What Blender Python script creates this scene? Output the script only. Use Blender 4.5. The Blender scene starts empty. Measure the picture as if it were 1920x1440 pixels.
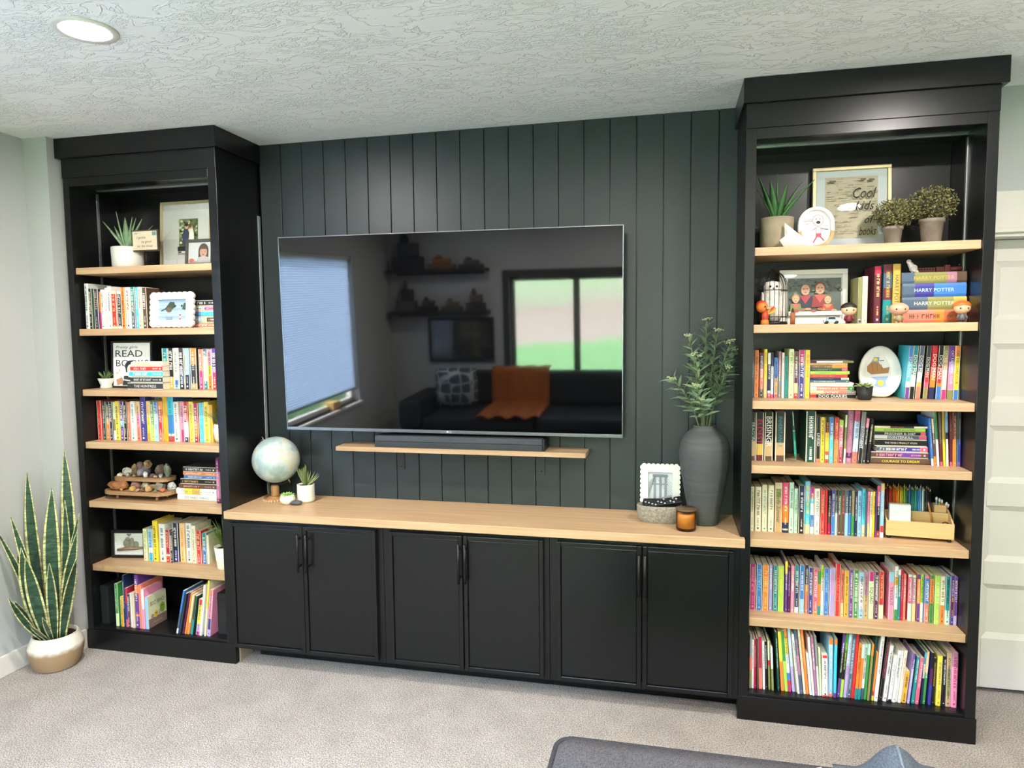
import bpy, bmesh, math, random
from mathutils import Vector, Matrix, noise as mnoise
SC = bpy.context.scene
COL = SC.collection
R = math.radians
PI = math.pi

# ------------------------------------------------------------------ camera, world, sun, exposure
def setup_view():
    cam = bpy.data.cameras.new('camera'); co = bpy.data.objects.new('camera', cam); COL.objects.link(co)
    yaw, pit, rol = 0.2234, -0.0738, -0.0103
    fw = Vector((-math.sin(yaw)*math.cos(pit), math.cos(yaw)*math.cos(pit), math.sin(pit)))
    rt = Vector((math.cos(yaw), math.sin(yaw), 0)); up = rt.cross(fw)
    c, s = math.cos(rol), math.sin(rol)
    rt, up = rt*c + up*s, up*c - rt*s
    M = Matrix((rt, up, -fw)).transposed().to_4x4()
    M.translation = Vector((0.7165, -3.0407, 1.519))
    co.matrix_world = M
    cam.sensor_width = 36; cam.lens = 36*1283.28/1920; cam.clip_start = 0.05; cam.clip_end = 500
    SC.camera = co
    w = bpy.data.worlds.new('sky'); SC.world = w; w.use_nodes = True
    nt = w.node_tree; nt.nodes.clear()
    out = nt.nodes.new('ShaderNodeOutputWorld'); bg = nt.nodes.new('ShaderNodeBackground')
    sk = nt.nodes.new('ShaderNodeTexSky'); sk.sky_type = 'NISHITA'; sk.sun_disc = False
    sk.sun_elevation = R(42); sk.sun_rotation = R(20); sk.dust_density = 2.0; sk.air_density = 1.0
    hs = nt.nodes.new('ShaderNodeHueSaturation'); hs.inputs['Saturation'].default_value = 0.8
    nt.links.new(sk.outputs[0], hs.inputs['Color']); nt.links.new(hs.outputs[0], bg.inputs[0]); nt.links.new(bg.outputs[0], out.inputs[0])
    bg.inputs[1].default_value = WORLD_STRENGTH
    sl = bpy.data.lights.new('sun', 'SUN'); so = bpy.data.objects.new('sun', sl); COL.objects.link(so)
    sl.energy = SUN_STRENGTH; sl.angle = R(1.0); sl.color = (1.0, 0.97, 0.94)
    d = Vector((0.60, -0.36, -0.72)).normalized()          # from the left, on to the shaded side window and the hills
    so.rotation_euler = d.to_track_quat('-Z', 'Y').to_euler()
    # daylight openings: portals steer the sky's own light through the two windows
    for nm, loc, rot, sx, sy in (('window_portal', (0.27, -4.62, 1.20), (R(90), 0, 0), 2.2, 1.2), ('window_portal', (-2.27, -2.70, 1.30), (0, R(-90), 0), 1.45, 1.70)):
        al = bpy.data.lights.new(nm, 'AREA'); al.shape = 'RECTANGLE'; al.size = sx; al.size_y = sy; al.cycles.is_portal = True
        ao = bpy.data.objects.new(nm, al); ao.location = loc; ao.rotation_euler = rot; COL.objects.link(ao)
    vs = SC.view_settings
    vs.view_transform = 'Standard'; vs.look = 'None'; vs.gamma = 1.0; vs.use_curve_mapping = False; vs.exposure = EXPOSURE
    SC.cycles.max_bounces = 10; SC.cycles.diffuse_bounces = 6; SC.cycles.glossy_bounces = 4; SC.cycles.transparent_max_bounces = 12
    SC.cycles.sample_clamp_indirect = 8.0; SC.cycles.caustics_reflective = False; SC.cycles.caustics_refractive = False
WORLD_STRENGTH, SUN_STRENGTH, EXPOSURE = 7.0, 80.0, 1.6
LAMP_STRENGTH = 400.0
setup_view()

# ------------------------------------------------------------------ colour and materials
PAL = dict(white='e9e7e2', cream='ece3c6', grey='8d9092', lightgrey='cfd2d0', charcoal='34373b', black='17181b', navy='232f55', blue='3f79c4', lightblue='8fc3e6', cyan='49c4dc', teal='1f8a8c', slate='4d6076', mint='bfe3cf', green='3d9048', darkgreen='1f4a3c', lime='a9d44c', olive='8a8a52', yellow='f0d43a', mustard='e0ab2b', gold='c9a94e', orange='ee8433', coral='e97a66', red='cf3236', crimson='b32145', maroon='63202c', brown='5a4436', tan='c2a172', peach='f3c58a', pink='e98fb0', rose='de5b7c', magenta='c4337f', mauve='a7768f', lilac='b7a3d6', lavender='a59ad8', purple='6a3f8f', plum='55264f', indigo='3b3a8c', palegreen='d5e8b4', paleblue='c4dcee', beige='d8c7a8', terracotta='b5603f')
def lin(h):
    h = PAL.get(h, h)
    v = [int(h[i:i+2], 16)/255 for i in (0, 2, 4)]
    return tuple(c/12.92 if c <= 0.04045 else ((c+0.055)/1.055)**2.4 for c in v)
MATS = {}
def mat(name, col='808080', rough=0.5, metal=0.0, spec=0.5, noise=0.06, nscale=30.0, bump=0.0, bscale=200.0, stretch=None, attr=False, emit=0.0, trans=0.0, ior=1.45, coat=0.0):
    if name in MATS: return MATS[name]
    m = bpy.data.materials.new(name); m.use_nodes = True; nt = m.node_tree; b = nt.nodes['Principled BSDF']
    b.inputs['Roughness'].default_value = rough; b.inputs['Metallic'].default_value = metal
    b.inputs['Specular IOR Level'].default_value = spec; b.inputs['IOR'].default_value = ior
    b.inputs['Transmission Weight'].default_value = trans; b.inputs['Coat Weight'].default_value = coat
    c = lin(col); L = nt.links.new
    tc = nt.nodes.new('ShaderNodeTexCoord'); mp = nt.nodes.new('ShaderNodeMapping'); L(tc.outputs['Object'], mp.inputs[0])
    if stretch: mp.inputs['Scale'].default_value = stretch
    n = nt.nodes.new('ShaderNodeTexNoise'); n.inputs['Scale'].default_value = nscale; n.inputs['Detail'].default_value = 4; L(mp.outputs[0], n.inputs['Vector'])
    mr = nt.nodes.new('ShaderNodeMapRange'); L(n.outputs['Fac'], mr.inputs['Value'])
    mr.inputs['From Min'].default_value = 0.3; mr.inputs['From Max'].default_value = 0.7; mr.inputs['To Min'].default_value = 1-noise; mr.inputs['To Max'].default_value = 1+noise
    mx = nt.nodes.new('ShaderNodeVectorMath'); mx.operation = 'SCALE'; L(mr.outputs[0], mx.inputs['Scale'])
    if attr:
        a = nt.nodes.new('ShaderNodeAttribute'); a.attribute_name = 'Col'; L(a.outputs['Color'], mx.inputs[0])
    else: mx.inputs[0].default_value = c
    L(mx.outputs[0], b.inputs['Base Color'])
    if bump:
        n2 = nt.nodes.new('ShaderNodeTexNoise'); n2.inputs['Scale'].default_value = bscale; n2.inputs['Detail'].default_value = 3; L(mp.outputs[0], n2.inputs['Vector'])
        bp = nt.nodes.new('ShaderNodeBump'); bp.inputs['Strength'].default_value = bump; bp.inputs['Distance'].default_value = 0.002
        L(n2.outputs['Fac'], bp.inputs['Height']); L(bp.outputs[0], b.inputs['Normal'])
    if emit:
        b.inputs['Emission Color'].default_value = (*c, 1); b.inputs['Emission Strength'].default_value = emit
    MATS[name] = m
    return m
def wood(name, c1, c2, rough=0.45, axis=0, bump=0.15, coat=0.0):
    if name in MATS: return MATS[name]
    m = bpy.data.materials.new(name); m.use_nodes = True; nt = m.node_tree; b = nt.nodes['Principled BSDF']; L = nt.links.new
    tc = nt.nodes.new('ShaderNodeTexCoord'); mp = nt.nodes.new('ShaderNodeMapping'); L(tc.outputs['Object'], mp.inputs[0])
    sc = [26.0, 26.0, 26.0]; sc[axis] = 1.4; mp.inputs['Scale'].default_value = sc
    n = nt.nodes.new('ShaderNodeTexNoise'); n.inputs['Scale'].default_value = 1.6; n.inputs['Detail'].default_value = 8; n.inputs['Roughness'].default_value = 0.62; n.inputs['Distortion'].default_value = 0.6; L(mp.outputs[0], n.inputs['Vector'])
    cr = nt.nodes.new('ShaderNodeValToRGB'); L(n.outputs['Fac'], cr.inputs[0])
    cr.color_ramp.elements[0].position = 0.32; cr.color_ramp.elements[0].color = (*lin(c2), 1)
    cr.color_ramp.elements[1].position = 0.66; cr.color_ramp.elements[1].color = (*lin(c1), 1)
    L(cr.outputs[0], b.inputs['Base Color']); b.inputs['Roughness'].default_value = rough; b.inputs['Coat Weight'].default_value = coat
    bp = nt.nodes.new('ShaderNodeBump'); bp.inputs['Strength'].default_value = bump; bp.inputs['Distance'].default_value = 0.0008
    L(n.outputs['Fac'], bp.inputs['Height']); L(bp.outputs[0], b.inputs['Normal'])
    MATS[name] = m
    return m
def glass(name, tint=(1, 1, 1), refl=1.0, rough=0.0):
    if name in MATS: return MATS[name]
    m = bpy.data.materials.new(name); m.use_nodes = True; nt = m.node_tree; nt.nodes.clear(); L = nt.links.new
    o = nt.nodes.new('ShaderNodeOutputMaterial'); t = nt.nodes.new('ShaderNodeBsdfTransparent'); g = nt.nodes.new('ShaderNodeBsdfGlossy'); x = nt.nodes.new('ShaderNodeMixShader'); f = nt.nodes.new('ShaderNodeFresnel')
    f.inputs[0].default_value = 1.5; t.inputs[0].default_value = (*tint, 1); g.inputs['Roughness'].default_value = rough
    mu = nt.nodes.new('ShaderNodeMath'); mu.operation = 'MULTIPLY'; mu.inputs[1].default_value = refl; L(f.outputs[0], mu.inputs[0])
    L(mu.outputs[0], x.inputs[0]); L(t.outputs[0], x.inputs[1]); L(g.outputs[0], x.inputs[2]); L(x.outputs[0], o.inputs[0])
    MATS[name] = m
    return m
def ceiling_mat():
    m = bpy.data.materials.new('knockdown_plaster'); m.use_nodes = True; nt = m.node_tree; b = nt.nodes['Principled BSDF']; L = nt.links.new
    b.inputs['Roughness'].default_value = 0.7; b.inputs['Base Color'].default_value = (*lin('f6f7f7'), 1)
    tc = nt.nodes.new('ShaderNodeTexCoord'); mp = nt.nodes.new('ShaderNodeMapping'); L(tc.outputs['Object'], mp.inputs[0]); mp.inputs['Scale'].default_value = (1.0, 2.1, 1); mp.inputs['Rotation'].default_value = (0, 0, R(6))
    def ridge(scale, dist, width, seed):
        n = nt.nodes.new('ShaderNodeTexNoise'); n.inputs['Scale'].default_value = scale; n.inputs['Detail'].default_value = 3.5; n.inputs['Roughness'].default_value = 0.6; n.inputs['Distortion'].default_value = dist
        ad = nt.nodes.new('ShaderNodeVectorMath'); ad.inputs[1].default_value = (seed, seed*1.7, 0); L(mp.outputs[0], ad.inputs[0]); L(ad.outputs[0], n.inputs['Vector'])
        s = nt.nodes.new('ShaderNodeMath'); s.operation = 'SUBTRACT'; s.inputs[1].default_value = 0.5; L(n.outputs['Fac'], s.inputs[0])
        a = nt.nodes.new('ShaderNodeMath'); a.operation = 'ABSOLUTE'; L(s.outputs[0], a.inputs[0])
        r = nt.nodes.new('ShaderNodeMapRange'); r.interpolation_type = 'SMOOTHSTEP'; L(a.outputs[0], r.inputs['Value']); r.inputs['From Min'].default_value = 0; r.inputs['From Max'].default_value = width; r.inputs['To Min'].default_value = 1; r.inputs['To Max'].default_value = 0
        return r.outputs[0]
    r1 = ridge(7.5, 0.9, 0.022, 3.1); r2 = ridge(19.0, 0.6, 0.045, 8.7)
    k = nt.nodes.new('ShaderNodeTexNoise'); k.inputs['Scale'].default_value = 3.2; k.inputs['Detail'].default_value = 2; L(mp.outputs[0], k.inputs['Vector'])
    km = nt.nodes.new('ShaderNodeMapRange'); L(k.outputs['Fac'], km.inputs['Value']); km.inputs['From Min'].default_value = 0.45; km.inputs['From Max'].default_value = 0.62
    mu = nt.nodes.new('ShaderNodeMath'); mu.operation = 'MULTIPLY'; L(r2, mu.inputs[0]); L(km.outputs[0], mu.inputs[1])
    mxx = nt.nodes.new('ShaderNodeMath'); mxx.operation = 'MAXIMUM'; L(r1, mxx.inputs[0]); L(mu.outputs[0], mxx.inputs[1])
    bp = nt.nodes.new('ShaderNodeBump'); bp.inputs['Strength'].default_value = 0.75; bp.inputs['Distance'].default_value = 0.005; L(mxx.outputs[0], bp.inputs['Height']); L(bp.outputs[0], b.inputs['Normal'])
    MATS['ceiling'] = m
    return m
def carpet_mat():
    m = bpy.data.materials.new('cut_pile_carpet'); m.use_nodes = True; nt = m.node_tree; b = nt.nodes['Principled BSDF']; L = nt.links.new
    b.inputs['Roughness'].default_value = 0.95; b.inputs['Specular IOR Level'].default_value = 0.1; b.inputs['Sheen Weight'].default_value = 0.25
    tc = nt.nodes.new('ShaderNodeTexCoord')
    v = nt.nodes.new('ShaderNodeTexVoronoi'); v.inputs['Scale'].default_value = 210; L(tc.outputs['Object'], v.inputs['Vector'])
    n = nt.nodes.new('ShaderNodeTexNoise'); n.inputs['Scale'].default_value = 6; n.inputs['Detail'].default_value = 5; n.inputs['Roughness'].default_value = 0.65; L(tc.outputs['Object'], n.inputs['Vector'])
    n3 = nt.nodes.new('ShaderNodeTexNoise'); n3.inputs['Scale'].default_value = 190; n3.inputs['Detail'].default_value = 4; L(tc.outputs['Object'], n3.inputs['Vector'])
    cr = nt.nodes.new('ShaderNodeValToRGB'); L(n3.outputs['Fac'], cr.inputs[0])
    cr.color_ramp.elements[0].position = 0.36; cr.color_ramp.elements[0].color = (*lin('847a70'), 1); cr.color_ramp.elements[1].position = 0.62; cr.color_ramp.elements[1].color = (*lin('ccc2b7'), 1)
    mr = nt.nodes.new('ShaderNodeMapRange'); L(n.outputs['Fac'], mr.inputs['Value']); mr.inputs['From Min'].default_value = 0.3; mr.inputs['From Max'].default_value = 0.7; mr.inputs['To Min'].default_value = 0.84; mr.inputs['To Max'].default_value = 1.12
    sc = nt.nodes.new('ShaderNodeVectorMath'); sc.operation = 'SCALE'; L(cr.outputs[0], sc.inputs[0]); L(mr.outputs[0], sc.inputs['Scale']); L(sc.outputs[0], b.inputs['Base Color'])
    ad = nt.nodes.new('ShaderNodeMath'); ad.operation = 'SUBTRACT'; L(n3.outputs['Fac'], ad.inputs[0]); L(v.outputs['Distance'], ad.inputs[1])
    bp = nt.nodes.new('ShaderNodeBump'); bp.inputs['Strength'].default_value = 0.9; bp.inputs['Distance'].default_value = 0.008; L(ad.outputs[0], bp.inputs['Height']); L(bp.outputs[0], b.inputs['Normal'])
    MATS['carpet'] = m
    return m
def fabric(name, c1, c2, scale=500, rough=0.9, bump=0.5):
    if name in MATS: return MATS[name]
    m = bpy.data.materials.new(name); m.use_nodes = True; nt = m.node_tree; b = nt.nodes['Principled BSDF']; L = nt.links.new
    b.inputs['Roughness'].default_value = rough; b.inputs['Specular IOR Level'].default_value = 0.15
    tc = nt.nodes.new('ShaderNodeTexCoord'); hs = []
    for ax in ((scale, scale*0.12, scale*0.3), (scale*0.12, scale, scale*0.3)):
        mp = nt.nodes.new('ShaderNodeMapping'); mp.inputs['Scale'].default_value = ax; L(tc.outputs['Object'], mp.inputs[0])
        n = nt.nodes.new('ShaderNodeTexNoise'); n.inputs['Scale'].default_value = 1; n.inputs['Detail'].default_value = 2; L(mp.outputs[0], n.inputs['Vector']); hs.append(n.outputs['Fac'])
    ad = nt.nodes.new('ShaderNodeMath'); L(hs[0], ad.inputs[0]); L(hs[1], ad.inputs[1])
    cr = nt.nodes.new('ShaderNodeValToRGB'); mr = nt.nodes.new('ShaderNodeMath'); mr.operation = 'MULTIPLY'; mr.inputs[1].default_value = 0.5; L(ad.outputs[0], mr.inputs[0]); L(mr.outputs[0], cr.inputs[0])
    cr.color_ramp.elements[0].position = 0.38; cr.color_ramp.elements[0].color = (*lin(c1), 1); cr.color_ramp.elements[1].position = 0.62; cr.color_ramp.elements[1].color = (*lin(c2), 1)
    L(cr.outputs[0], b.inputs['Base Color'])
    bp = nt.nodes.new('ShaderNodeBump'); bp.inputs['Strength'].default_value = bump; bp.inputs['Distance'].default_value = 0.001; L(ad.outputs[0], bp.inputs['Height']); L(bp.outputs[0], b.inputs['Normal'])
    MATS[name] = m
    return m

# ------------------------------------------------------------------ mesh helpers
class MB:
    """collects faces (each with a colour) and becomes ONE mesh object"""
    def __init__(s): s.v = []; s.f = []; s.c = []; s.sm = []
    def add(s, vs, fs, col=None, smooth=False):
        o = len(s.v); s.v += [tuple(p) for p in vs]
        for f in fs: s.f.append(tuple(i+o for i in f)); s.c.append(col); s.sm.append(smooth)
        return s
    def box(s, x0, x1, y0, y1, z0, z1, col=None, M=None):
        vs = [Vector((x, y, z)) for x in (x0, x1) for y in (y0, y1) for z in (z0, z1)]
        if M: vs = [M @ v for v in vs]
        return s.add(vs, [(0, 1, 3, 2), (4, 6, 7, 5), (0, 4, 5, 1), (2, 3, 7, 6), (0, 2, 6, 4), (1, 5, 7, 3)], col)
    def prism(s, pts, y0, y1, col=None, axis='y', smooth=False):
        """polygon in (a,b) extruded; axis y: (x,z), axis z: (x,y), axis x: (y,z)"""
        n = len(pts)
        def mk(p, t): return {'y': (p[0], t, p[1]), 'z': (p[0], p[1], t), 'x': (t, p[0], p[1])}[axis]
        vs = [mk(p, y0) for p in pts] + [mk(p, y1) for p in pts]
        fs = [tuple(range(n)), tuple(range(2*n-1, n-1, -1))] + [(i, i+n, (i+1) % n+n, (i+1) % n) for i in range(n)]
        return s.add(vs, fs, col, smooth)
    def lathe(s, prof, c=(0, 0, 0), n=32, col=None, M=None, cap=True, smooth=True):
        vs = []
        for r, z in prof:
            for i in range(n):
                a = 2*PI*i/n; vs.append(Vector((c[0]+r*math.cos(a), c[1]+r*math.sin(a), c[2]+z)))
        if M: vs = [M @ v for v in vs]
        fs = [(j*n+i, j*n+(i+1) % n, (j+1)*n+(i+1) % n, (j+1)*n+i) for j in range(len(prof)-1) for i in range(n)]
        s.add(vs, fs, col, smooth)
        if cap:
            o = len(s.v)-len(vs)
            if prof[0][0] > 1e-5: s.f.append(tuple(o+i for i in range(n-1, -1, -1))); s.c.append(col); s.sm.append(False)
            if prof[-1][0] > 1e-5: s.f.append(tuple(o+(len(prof)-1)*n+i for i in range(n))); s.c.append(col); s.sm.append(False)
        return s
    def tube(s, pts, r, n=8, col=None, smooth=True, closed=False):
        P = [Vector(p) for p in pts]; rs = r if isinstance(r, (list, tuple)) else [r]*len(P); vs = []; m = len(P)
        u = None
        for i, p in enumerate(P):
            t = (P[(i+1) % m]-P[i-1]) if closed else (P[min(i+1, m-1)]-P[max(i-1, 0)])
            t.normalize()
            if u is None: u = t.orthogonal().normalized()
            u = (u - t*u.dot(t)).normalized(); w = t.cross(u)
            for k in range(n): a = 2*PI*k/n; vs.append(p+(u*math.cos(a)+w*math.sin(a))*rs[i])
        fs = [(j*n+k, j*n+(k+1) % n, ((j+1) % m)*n+(k+1) % n, ((j+1) % m)*n+k) for j in range(m if closed else m-1) for k in range(n)]
        if not closed: fs += [tuple(range(n-1, -1, -1)), tuple((m-1)*n+k for k in range(n))]
        return s.add(vs, fs, col, smooth)
    def sphere(s, c, r, n=16, m=10, col=None, sc=(1, 1, 1), M=None):
        prof = [(r*math.sin(PI*j/m), -r*math.cos(PI*j/m)) for j in range(m+1)]; prof[0] = (0, -r); prof[-1] = (0, r)
        T = Matrix.Translation(c) @ Matrix.Diagonal((*sc, 1))
        return s.lathe([(max(a, 1e-6), b) for a, b in prof], (0, 0, 0), n, col, (M @ T) if M else T, cap=False)
    def build(s, name, m, parent=None, bevel=0.0, seg=2, subsurf=0):
        me = bpy.data.meshes.new(name); me.from_pydata(s.v, [], s.f)
        if any(c is not None for c in s.c):
            a = me.color_attributes.new('Col', 'FLOAT_COLOR', 'CORNER'); i = 0; dat = []
            for p, c in zip(me.polygons, s.c):
                cc = lin(c) if isinstance(c, str) else (c or (0.5, 0.5, 0.5))
                dat += [*cc, 1.0]*len(p.vertices)
            a.data.foreach_set('color', dat)
        me.polygons.foreach_set('use_smooth', s.sm)
        me.materials.append(m); me.update()
        o = bpy.data.objects.new(name, me); COL.objects.link(o)
        if parent: o.parent = parent
        if bevel:
            b = o.modifiers.new('bevel', 'BEVEL'); b.width = bevel; b.segments = seg; b.limit_method = 'ANGLE'; b.angle_limit = R(40); b.harden_normals = False
        if subsurf:
            b = o.modifiers.new('sub', 'SUBSURF'); b.levels = b.render_levels = subsurf
        return o
def box(name, x0, x1, y0, y1, z0, z1, m, parent=None, bevel=0.0): return MB().box(x0, x1, y0, y1, z0, z1).build(name, m, parent, bevel)
def tag(o, label=None, cat=None, group=None, kind=None):
    if label: o['label'] = label
    if cat: o['category'] = cat
    if group: o['group'] = group
    if kind: o['kind'] = kind
    return o
def thing(name, label, cat, loc=(0, 0, 0), rz=0.0, group=None, M=None):
    o = bpy.data.objects.new(name, None); COL.objects.link(o); o.empty_display_size = 0.05
    if M: o.matrix_world = M
    else: o.location = loc; o.rotation_euler = (0, 0, rz)
    return tag(o, label, cat, group)
def struct(o, label=None):
    o['kind'] = 'structure'
    if label: o['label'] = label
    return o
def share(proto, name, parent, M):
    o = bpy.data.objects.new(name, proto); COL.objects.link(o); o.parent = parent; o.matrix_local = M
    return o
# flat print: polygons laid on each other in the local xz plane, facing -y
class Print(MB):
    def __init__(s, y=0.0): super().__init__(); s.y = y
    def poly(s, pts, col): s.y -= 0.00015; return s.add([(x, s.y, z) for x, z in pts], [tuple(range(len(pts)))], col)
    def rect(s, x0, x1, z0, z1, col): return s.poly([(x0, z0), (x1, z0), (x1, z1), (x0, z1)], col)
    def ell(s, cx, cz, rx, rz, col, n=20): return s.poly([(cx+rx*math.cos(2*PI*i/n), cz+rz*math.sin(2*PI*i/n)) for i in range(n)], col)
    def line(s, pts, w, col):
        for (a, b), (c, d) in zip(pts[:-1], pts[1:]):
            L = math.hypot(c-a, d-b) or 1e-6; nx, nz = -(d-b)/L*w/2, (c-a)/L*w/2
            s.poly([(a+nx, b+nz), (a-nx, b-nz), (c-nx, d-nz), (c+nx, d+nz)], col)
        return s
    def text(s, body, x, z, h, col, shear=0.0, ang=0.0, width=None, centre=False, squeeze=1.0):
        vs, fs, w = text_mesh(body, shear); k = h/0.7; kx = k*squeeze
        if width: kx = width/max(w, 1e-6)
        s.y -= 0.00015; ca, sa = math.cos(ang), math.sin(ang); ox = -w*kx/2 if centre else 0
        s.add([(x+(px*kx+ox)*ca-pz*k*sa, s.y, z+(px*kx+ox)*sa+pz*k*ca) for px, pz in vs], fs, col); return s
TEXTS = {}
def text_mesh(body, shear=0.0):
    key = (body, shear)
    if key not in TEXTS:
        cu = bpy.data.curves.new('lettering', 'FONT'); cu.body = body; cu.size = 1.0; cu.resolution_u = 2; cu.shear = shear; cu.fill_mode = 'FRONT'
        o = bpy.data.objects.new('lettering', cu); COL.objects.link(o)
        dg = bpy.context.evaluated_depsgraph_get(); me = o.evaluated_get(dg).to_mesh()
        vs = [(v.co.x, v.co.y) for v in me.vertices]; fs = [tuple(reversed(p.vertices)) if p.normal.z < 0 else tuple(p.vertices) for p in me.polygons]
        x0 = min(v[0] for v in vs) if vs else 0; vs = [(a-x0, b) for a, b in vs]
        w = max((v[0] for v in vs), default=0)
        o.evaluated_get(dg).to_mesh_clear(); bpy.data.objects.remove(o); bpy.data.curves.remove(cu)
        TEXTS[key] = (vs, fs, w)
    return TEXTS[key]

PAINT = mat('black_paint', '101213', 0.30, noise=0.05, nscale=8, bump=0.05, bscale=90)
PLANKM = mat('charcoal_plank_paint', '293134', 0.42, noise=0.05, nscale=6, bump=0.06, bscale=80)
OAK = wood('oak_board', 'c9a984', 'b2906c', 0.42, 0)
OAKEDGE = OAK
WHITE = mat('white_ceramic', 'e6e3dc', 0.4, noise=0.03)
WALLM = mat('wall_paint', 'b4b6b5', 0.75, noise=0.015, nscale=4, bump=0.08, bscale=60)
TRIM = mat('trim_paint', 'd6d2ca', 0.45, noise=0.01)
PRINT = mat('print', attr=True, rough=0.42, noise=0.03, nscale=60)
MATTE = mat('matte_print', attr=True, rough=0.75, noise=0.03, nscale=60)
LEAF = mat('leaf', attr=True, rough=0.5, noise=0.22, nscale=40, spec=0.4)
BLACKM = mat('black_metal', '141516', 0.4, noise=0.05)
STEEL = mat('steel', 'b9bcbd', 0.3, metal=0.9, noise=0.04)
SOIL = mat('soil', '3a2c22', 0.95, noise=0.4, nscale=120, bump=0.8, bscale=160)
PAGES = mat('paper_pages', 'd9d1bd', 0.85, noise=0.14, nscale=14, stretch=(90, 1, 1))
GLASS = glass('picture_glass', refl=0.9)
ORD = 'first second third fourth fifth sixth seventh eighth ninth tenth eleventh twelfth thirteenth fourteenth fifteenth sixteenth seventeenth eighteenth nineteenth twentieth'.split()
def nth(n):
    if n <= 20: return ORD[n-1]
    tens = {2: 'twenty', 3: 'thirty', 4: 'forty', 5: 'fifty', 6: 'sixty'}[n//10]
    return (tens+'-'+ORD[n % 10-1]) if n % 10 else {3: 'thirtieth', 4: 'fortieth', 5: 'fiftieth', 6: 'sixtieth'}[n//10]
# ================================================================== the room
XW, XE, YR, H = -2.197, 2.95, -4.56, 2.44
floor = MB(); floor.box(XW-0.2, XE+0.2, YR-0.2, 0.35, -0.06, 0.0); struct(floor.build('floor', carpet_mat()), 'greige cut pile carpet')
struct(box('ceiling', XW-0.2, XE+0.2, YR-0.2, 0.35, H, H+0.1, ceiling_mat()), 'white textured plaster ceiling')
# panelled wall: backing and each vertical board a piece of its own
wb = struct(box('wall_back', -2.4, 1.885, 0.014, 0.16, 0, H, PAINT), 'charcoal wall of vertical shiplap boards')
g0, gw = -1.1084, 0.1128
for i in range(-2, 20):
    x0, x1 = g0+i*gw+0.0016, g0+(i+1)*gw-0.0016
    x0, x1 = max(x0, -1.2295), min(x1, 1.10)
    if x1-x0 < 0.01: continue
    box('shiplap_board', x0, x1, 0.0+random.Random(i).uniform(0, 0.0008), 0.016, 0.0, H, PLANKM, wb, bevel=0.0015)
# right part of the back wall with the door opening
wr = MB(); wr.box(1.885, 1.93, 0.0, 0.16, 0, H); wr.box(1.93, 2.72, 0.0, 0.16, 1.89, H); wr.box(2.72, XE, 0.0, 0.16, 0, H)
struct(wr.build('wall_back_right', WALLM), 'cream wall around the panelled door')
# left wall with window opening
wy0, wy1, wz0, wz1 = -3.57, -1.86, 0.60, 2.03
wl = MB(); wl.box(XW-0.14, XW, YR-0.14, wy0, 0, H); wl.box(XW-0.14, XW, wy1, 0.16, 0, H); wl.box(XW-0.14, XW, wy0, wy1, 0, wz0); wl.box(XW-0.14, XW, wy0, wy1, wz1, H)
struct(wl.build('wall_left', WALLM), 'pale cream wall beside the bookcase')
struct(box('wall_corner', XW, -2.064, -0.382, 0.014, 0, H, WALLM), 'boxed out corner of the pale wall')
# rear wall with window opening, widened to the right for more daylight
rx0, rx1, rz0, rz1 = -0.83, 1.37, 0.60, 1.80
wv = MB(); wv.box(XW, rx0, YR-0.14, YR, 0, H); wv.box(rx1, XE, YR-0.14, YR, 0, H); wv.box(rx0, rx1, YR-0.14, YR, 0, rz0); wv.box(rx0, rx1, YR-0.14, YR, rz1, H)
struct(wv.build('wall_rear', WALLM), 'pale wall across the room')
struct(box('wall_right', XE, XE+0.14, YR-0.14, 0.16, 0, H, WALLM), 'pale wall on the right')
# baseboards
def board(name, x0, x1, y0, y1):
    struct(MB().box(x0, x1, y0, y1, 0, 0.095).build(name, TRIM, None, 0.003), 'white baseboard')
board('baseboard_left', XW, XW+0.014, YR, -0.382)
board('baseboard_corner', XW+0.014, -2.050, -0.396, -0.382)
board('baseboard_return', -2.064, -2.050, -0.382, -0.326)
board('baseboard_rear', XW+0.014, XE-0.014, YR, YR+0.014)
board('baseboard_right', XE-0.014, XE, YR+0.014, 0.0)
# door: stiles, rails and five sunk panels
d1 = tag(thing('door_1', None, None), kind='structure'); d1['label'] = 'white five panel door beside the bookcase'
DY = 0.09
zs = [(1.554, 1.785), (1.221, 1.456), (0.889, 1.123), (0.561, 0.792), (0.233, 0.463)]
DX0, DX1 = 1.935, 2.715
rails = [1.871] + [z for p in zs for z in (p[1], p[0])] + [0.02]
for i in range(0, len(rails), 2): box('rail', DX0+0.065, DX1-0.065, DY, DY+0.035, rails[i+1], rails[i], TRIM, d1, 0.002)
for a, b in ((DX0, DX0+0.065), (DX1-0.065, DX1)): box('stile', a, b, DY, DY+0.035, 0.02, 1.871, TRIM, d1, 0.002)
for z0, z1 in zs:
    x0, x1 = DX0+0.065, DX1-0.065; m = MB(); e = 0.022
    m.add([(x0, DY+0.002, z0), (x1, DY+0.002, z0), (x1, DY+0.002, z1), (x0, DY+0.002, z1), (x0+e, DY+0.014, z0+e), (x1-e, DY+0.014, z0+e), (x1-e, DY+0.014, z1-e), (x0+e, DY+0.014, z1-e), (x0, DY+0.03, z0), (x1, DY+0.03, z0), (x1, DY+0.03, z1), (x0, DY+0.03, z1)],
          [(0, 1, 5, 4), (1, 2, 6, 5), (2, 3, 7, 6), (3, 0, 4, 7), (4, 5, 6, 7), (8, 11, 10, 9), (0, 8, 9, 1), (1, 9, 10, 2), (2, 10, 11, 3), (3, 11, 8, 0)])
    m.build('door_panel', TRIM, d1)
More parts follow.
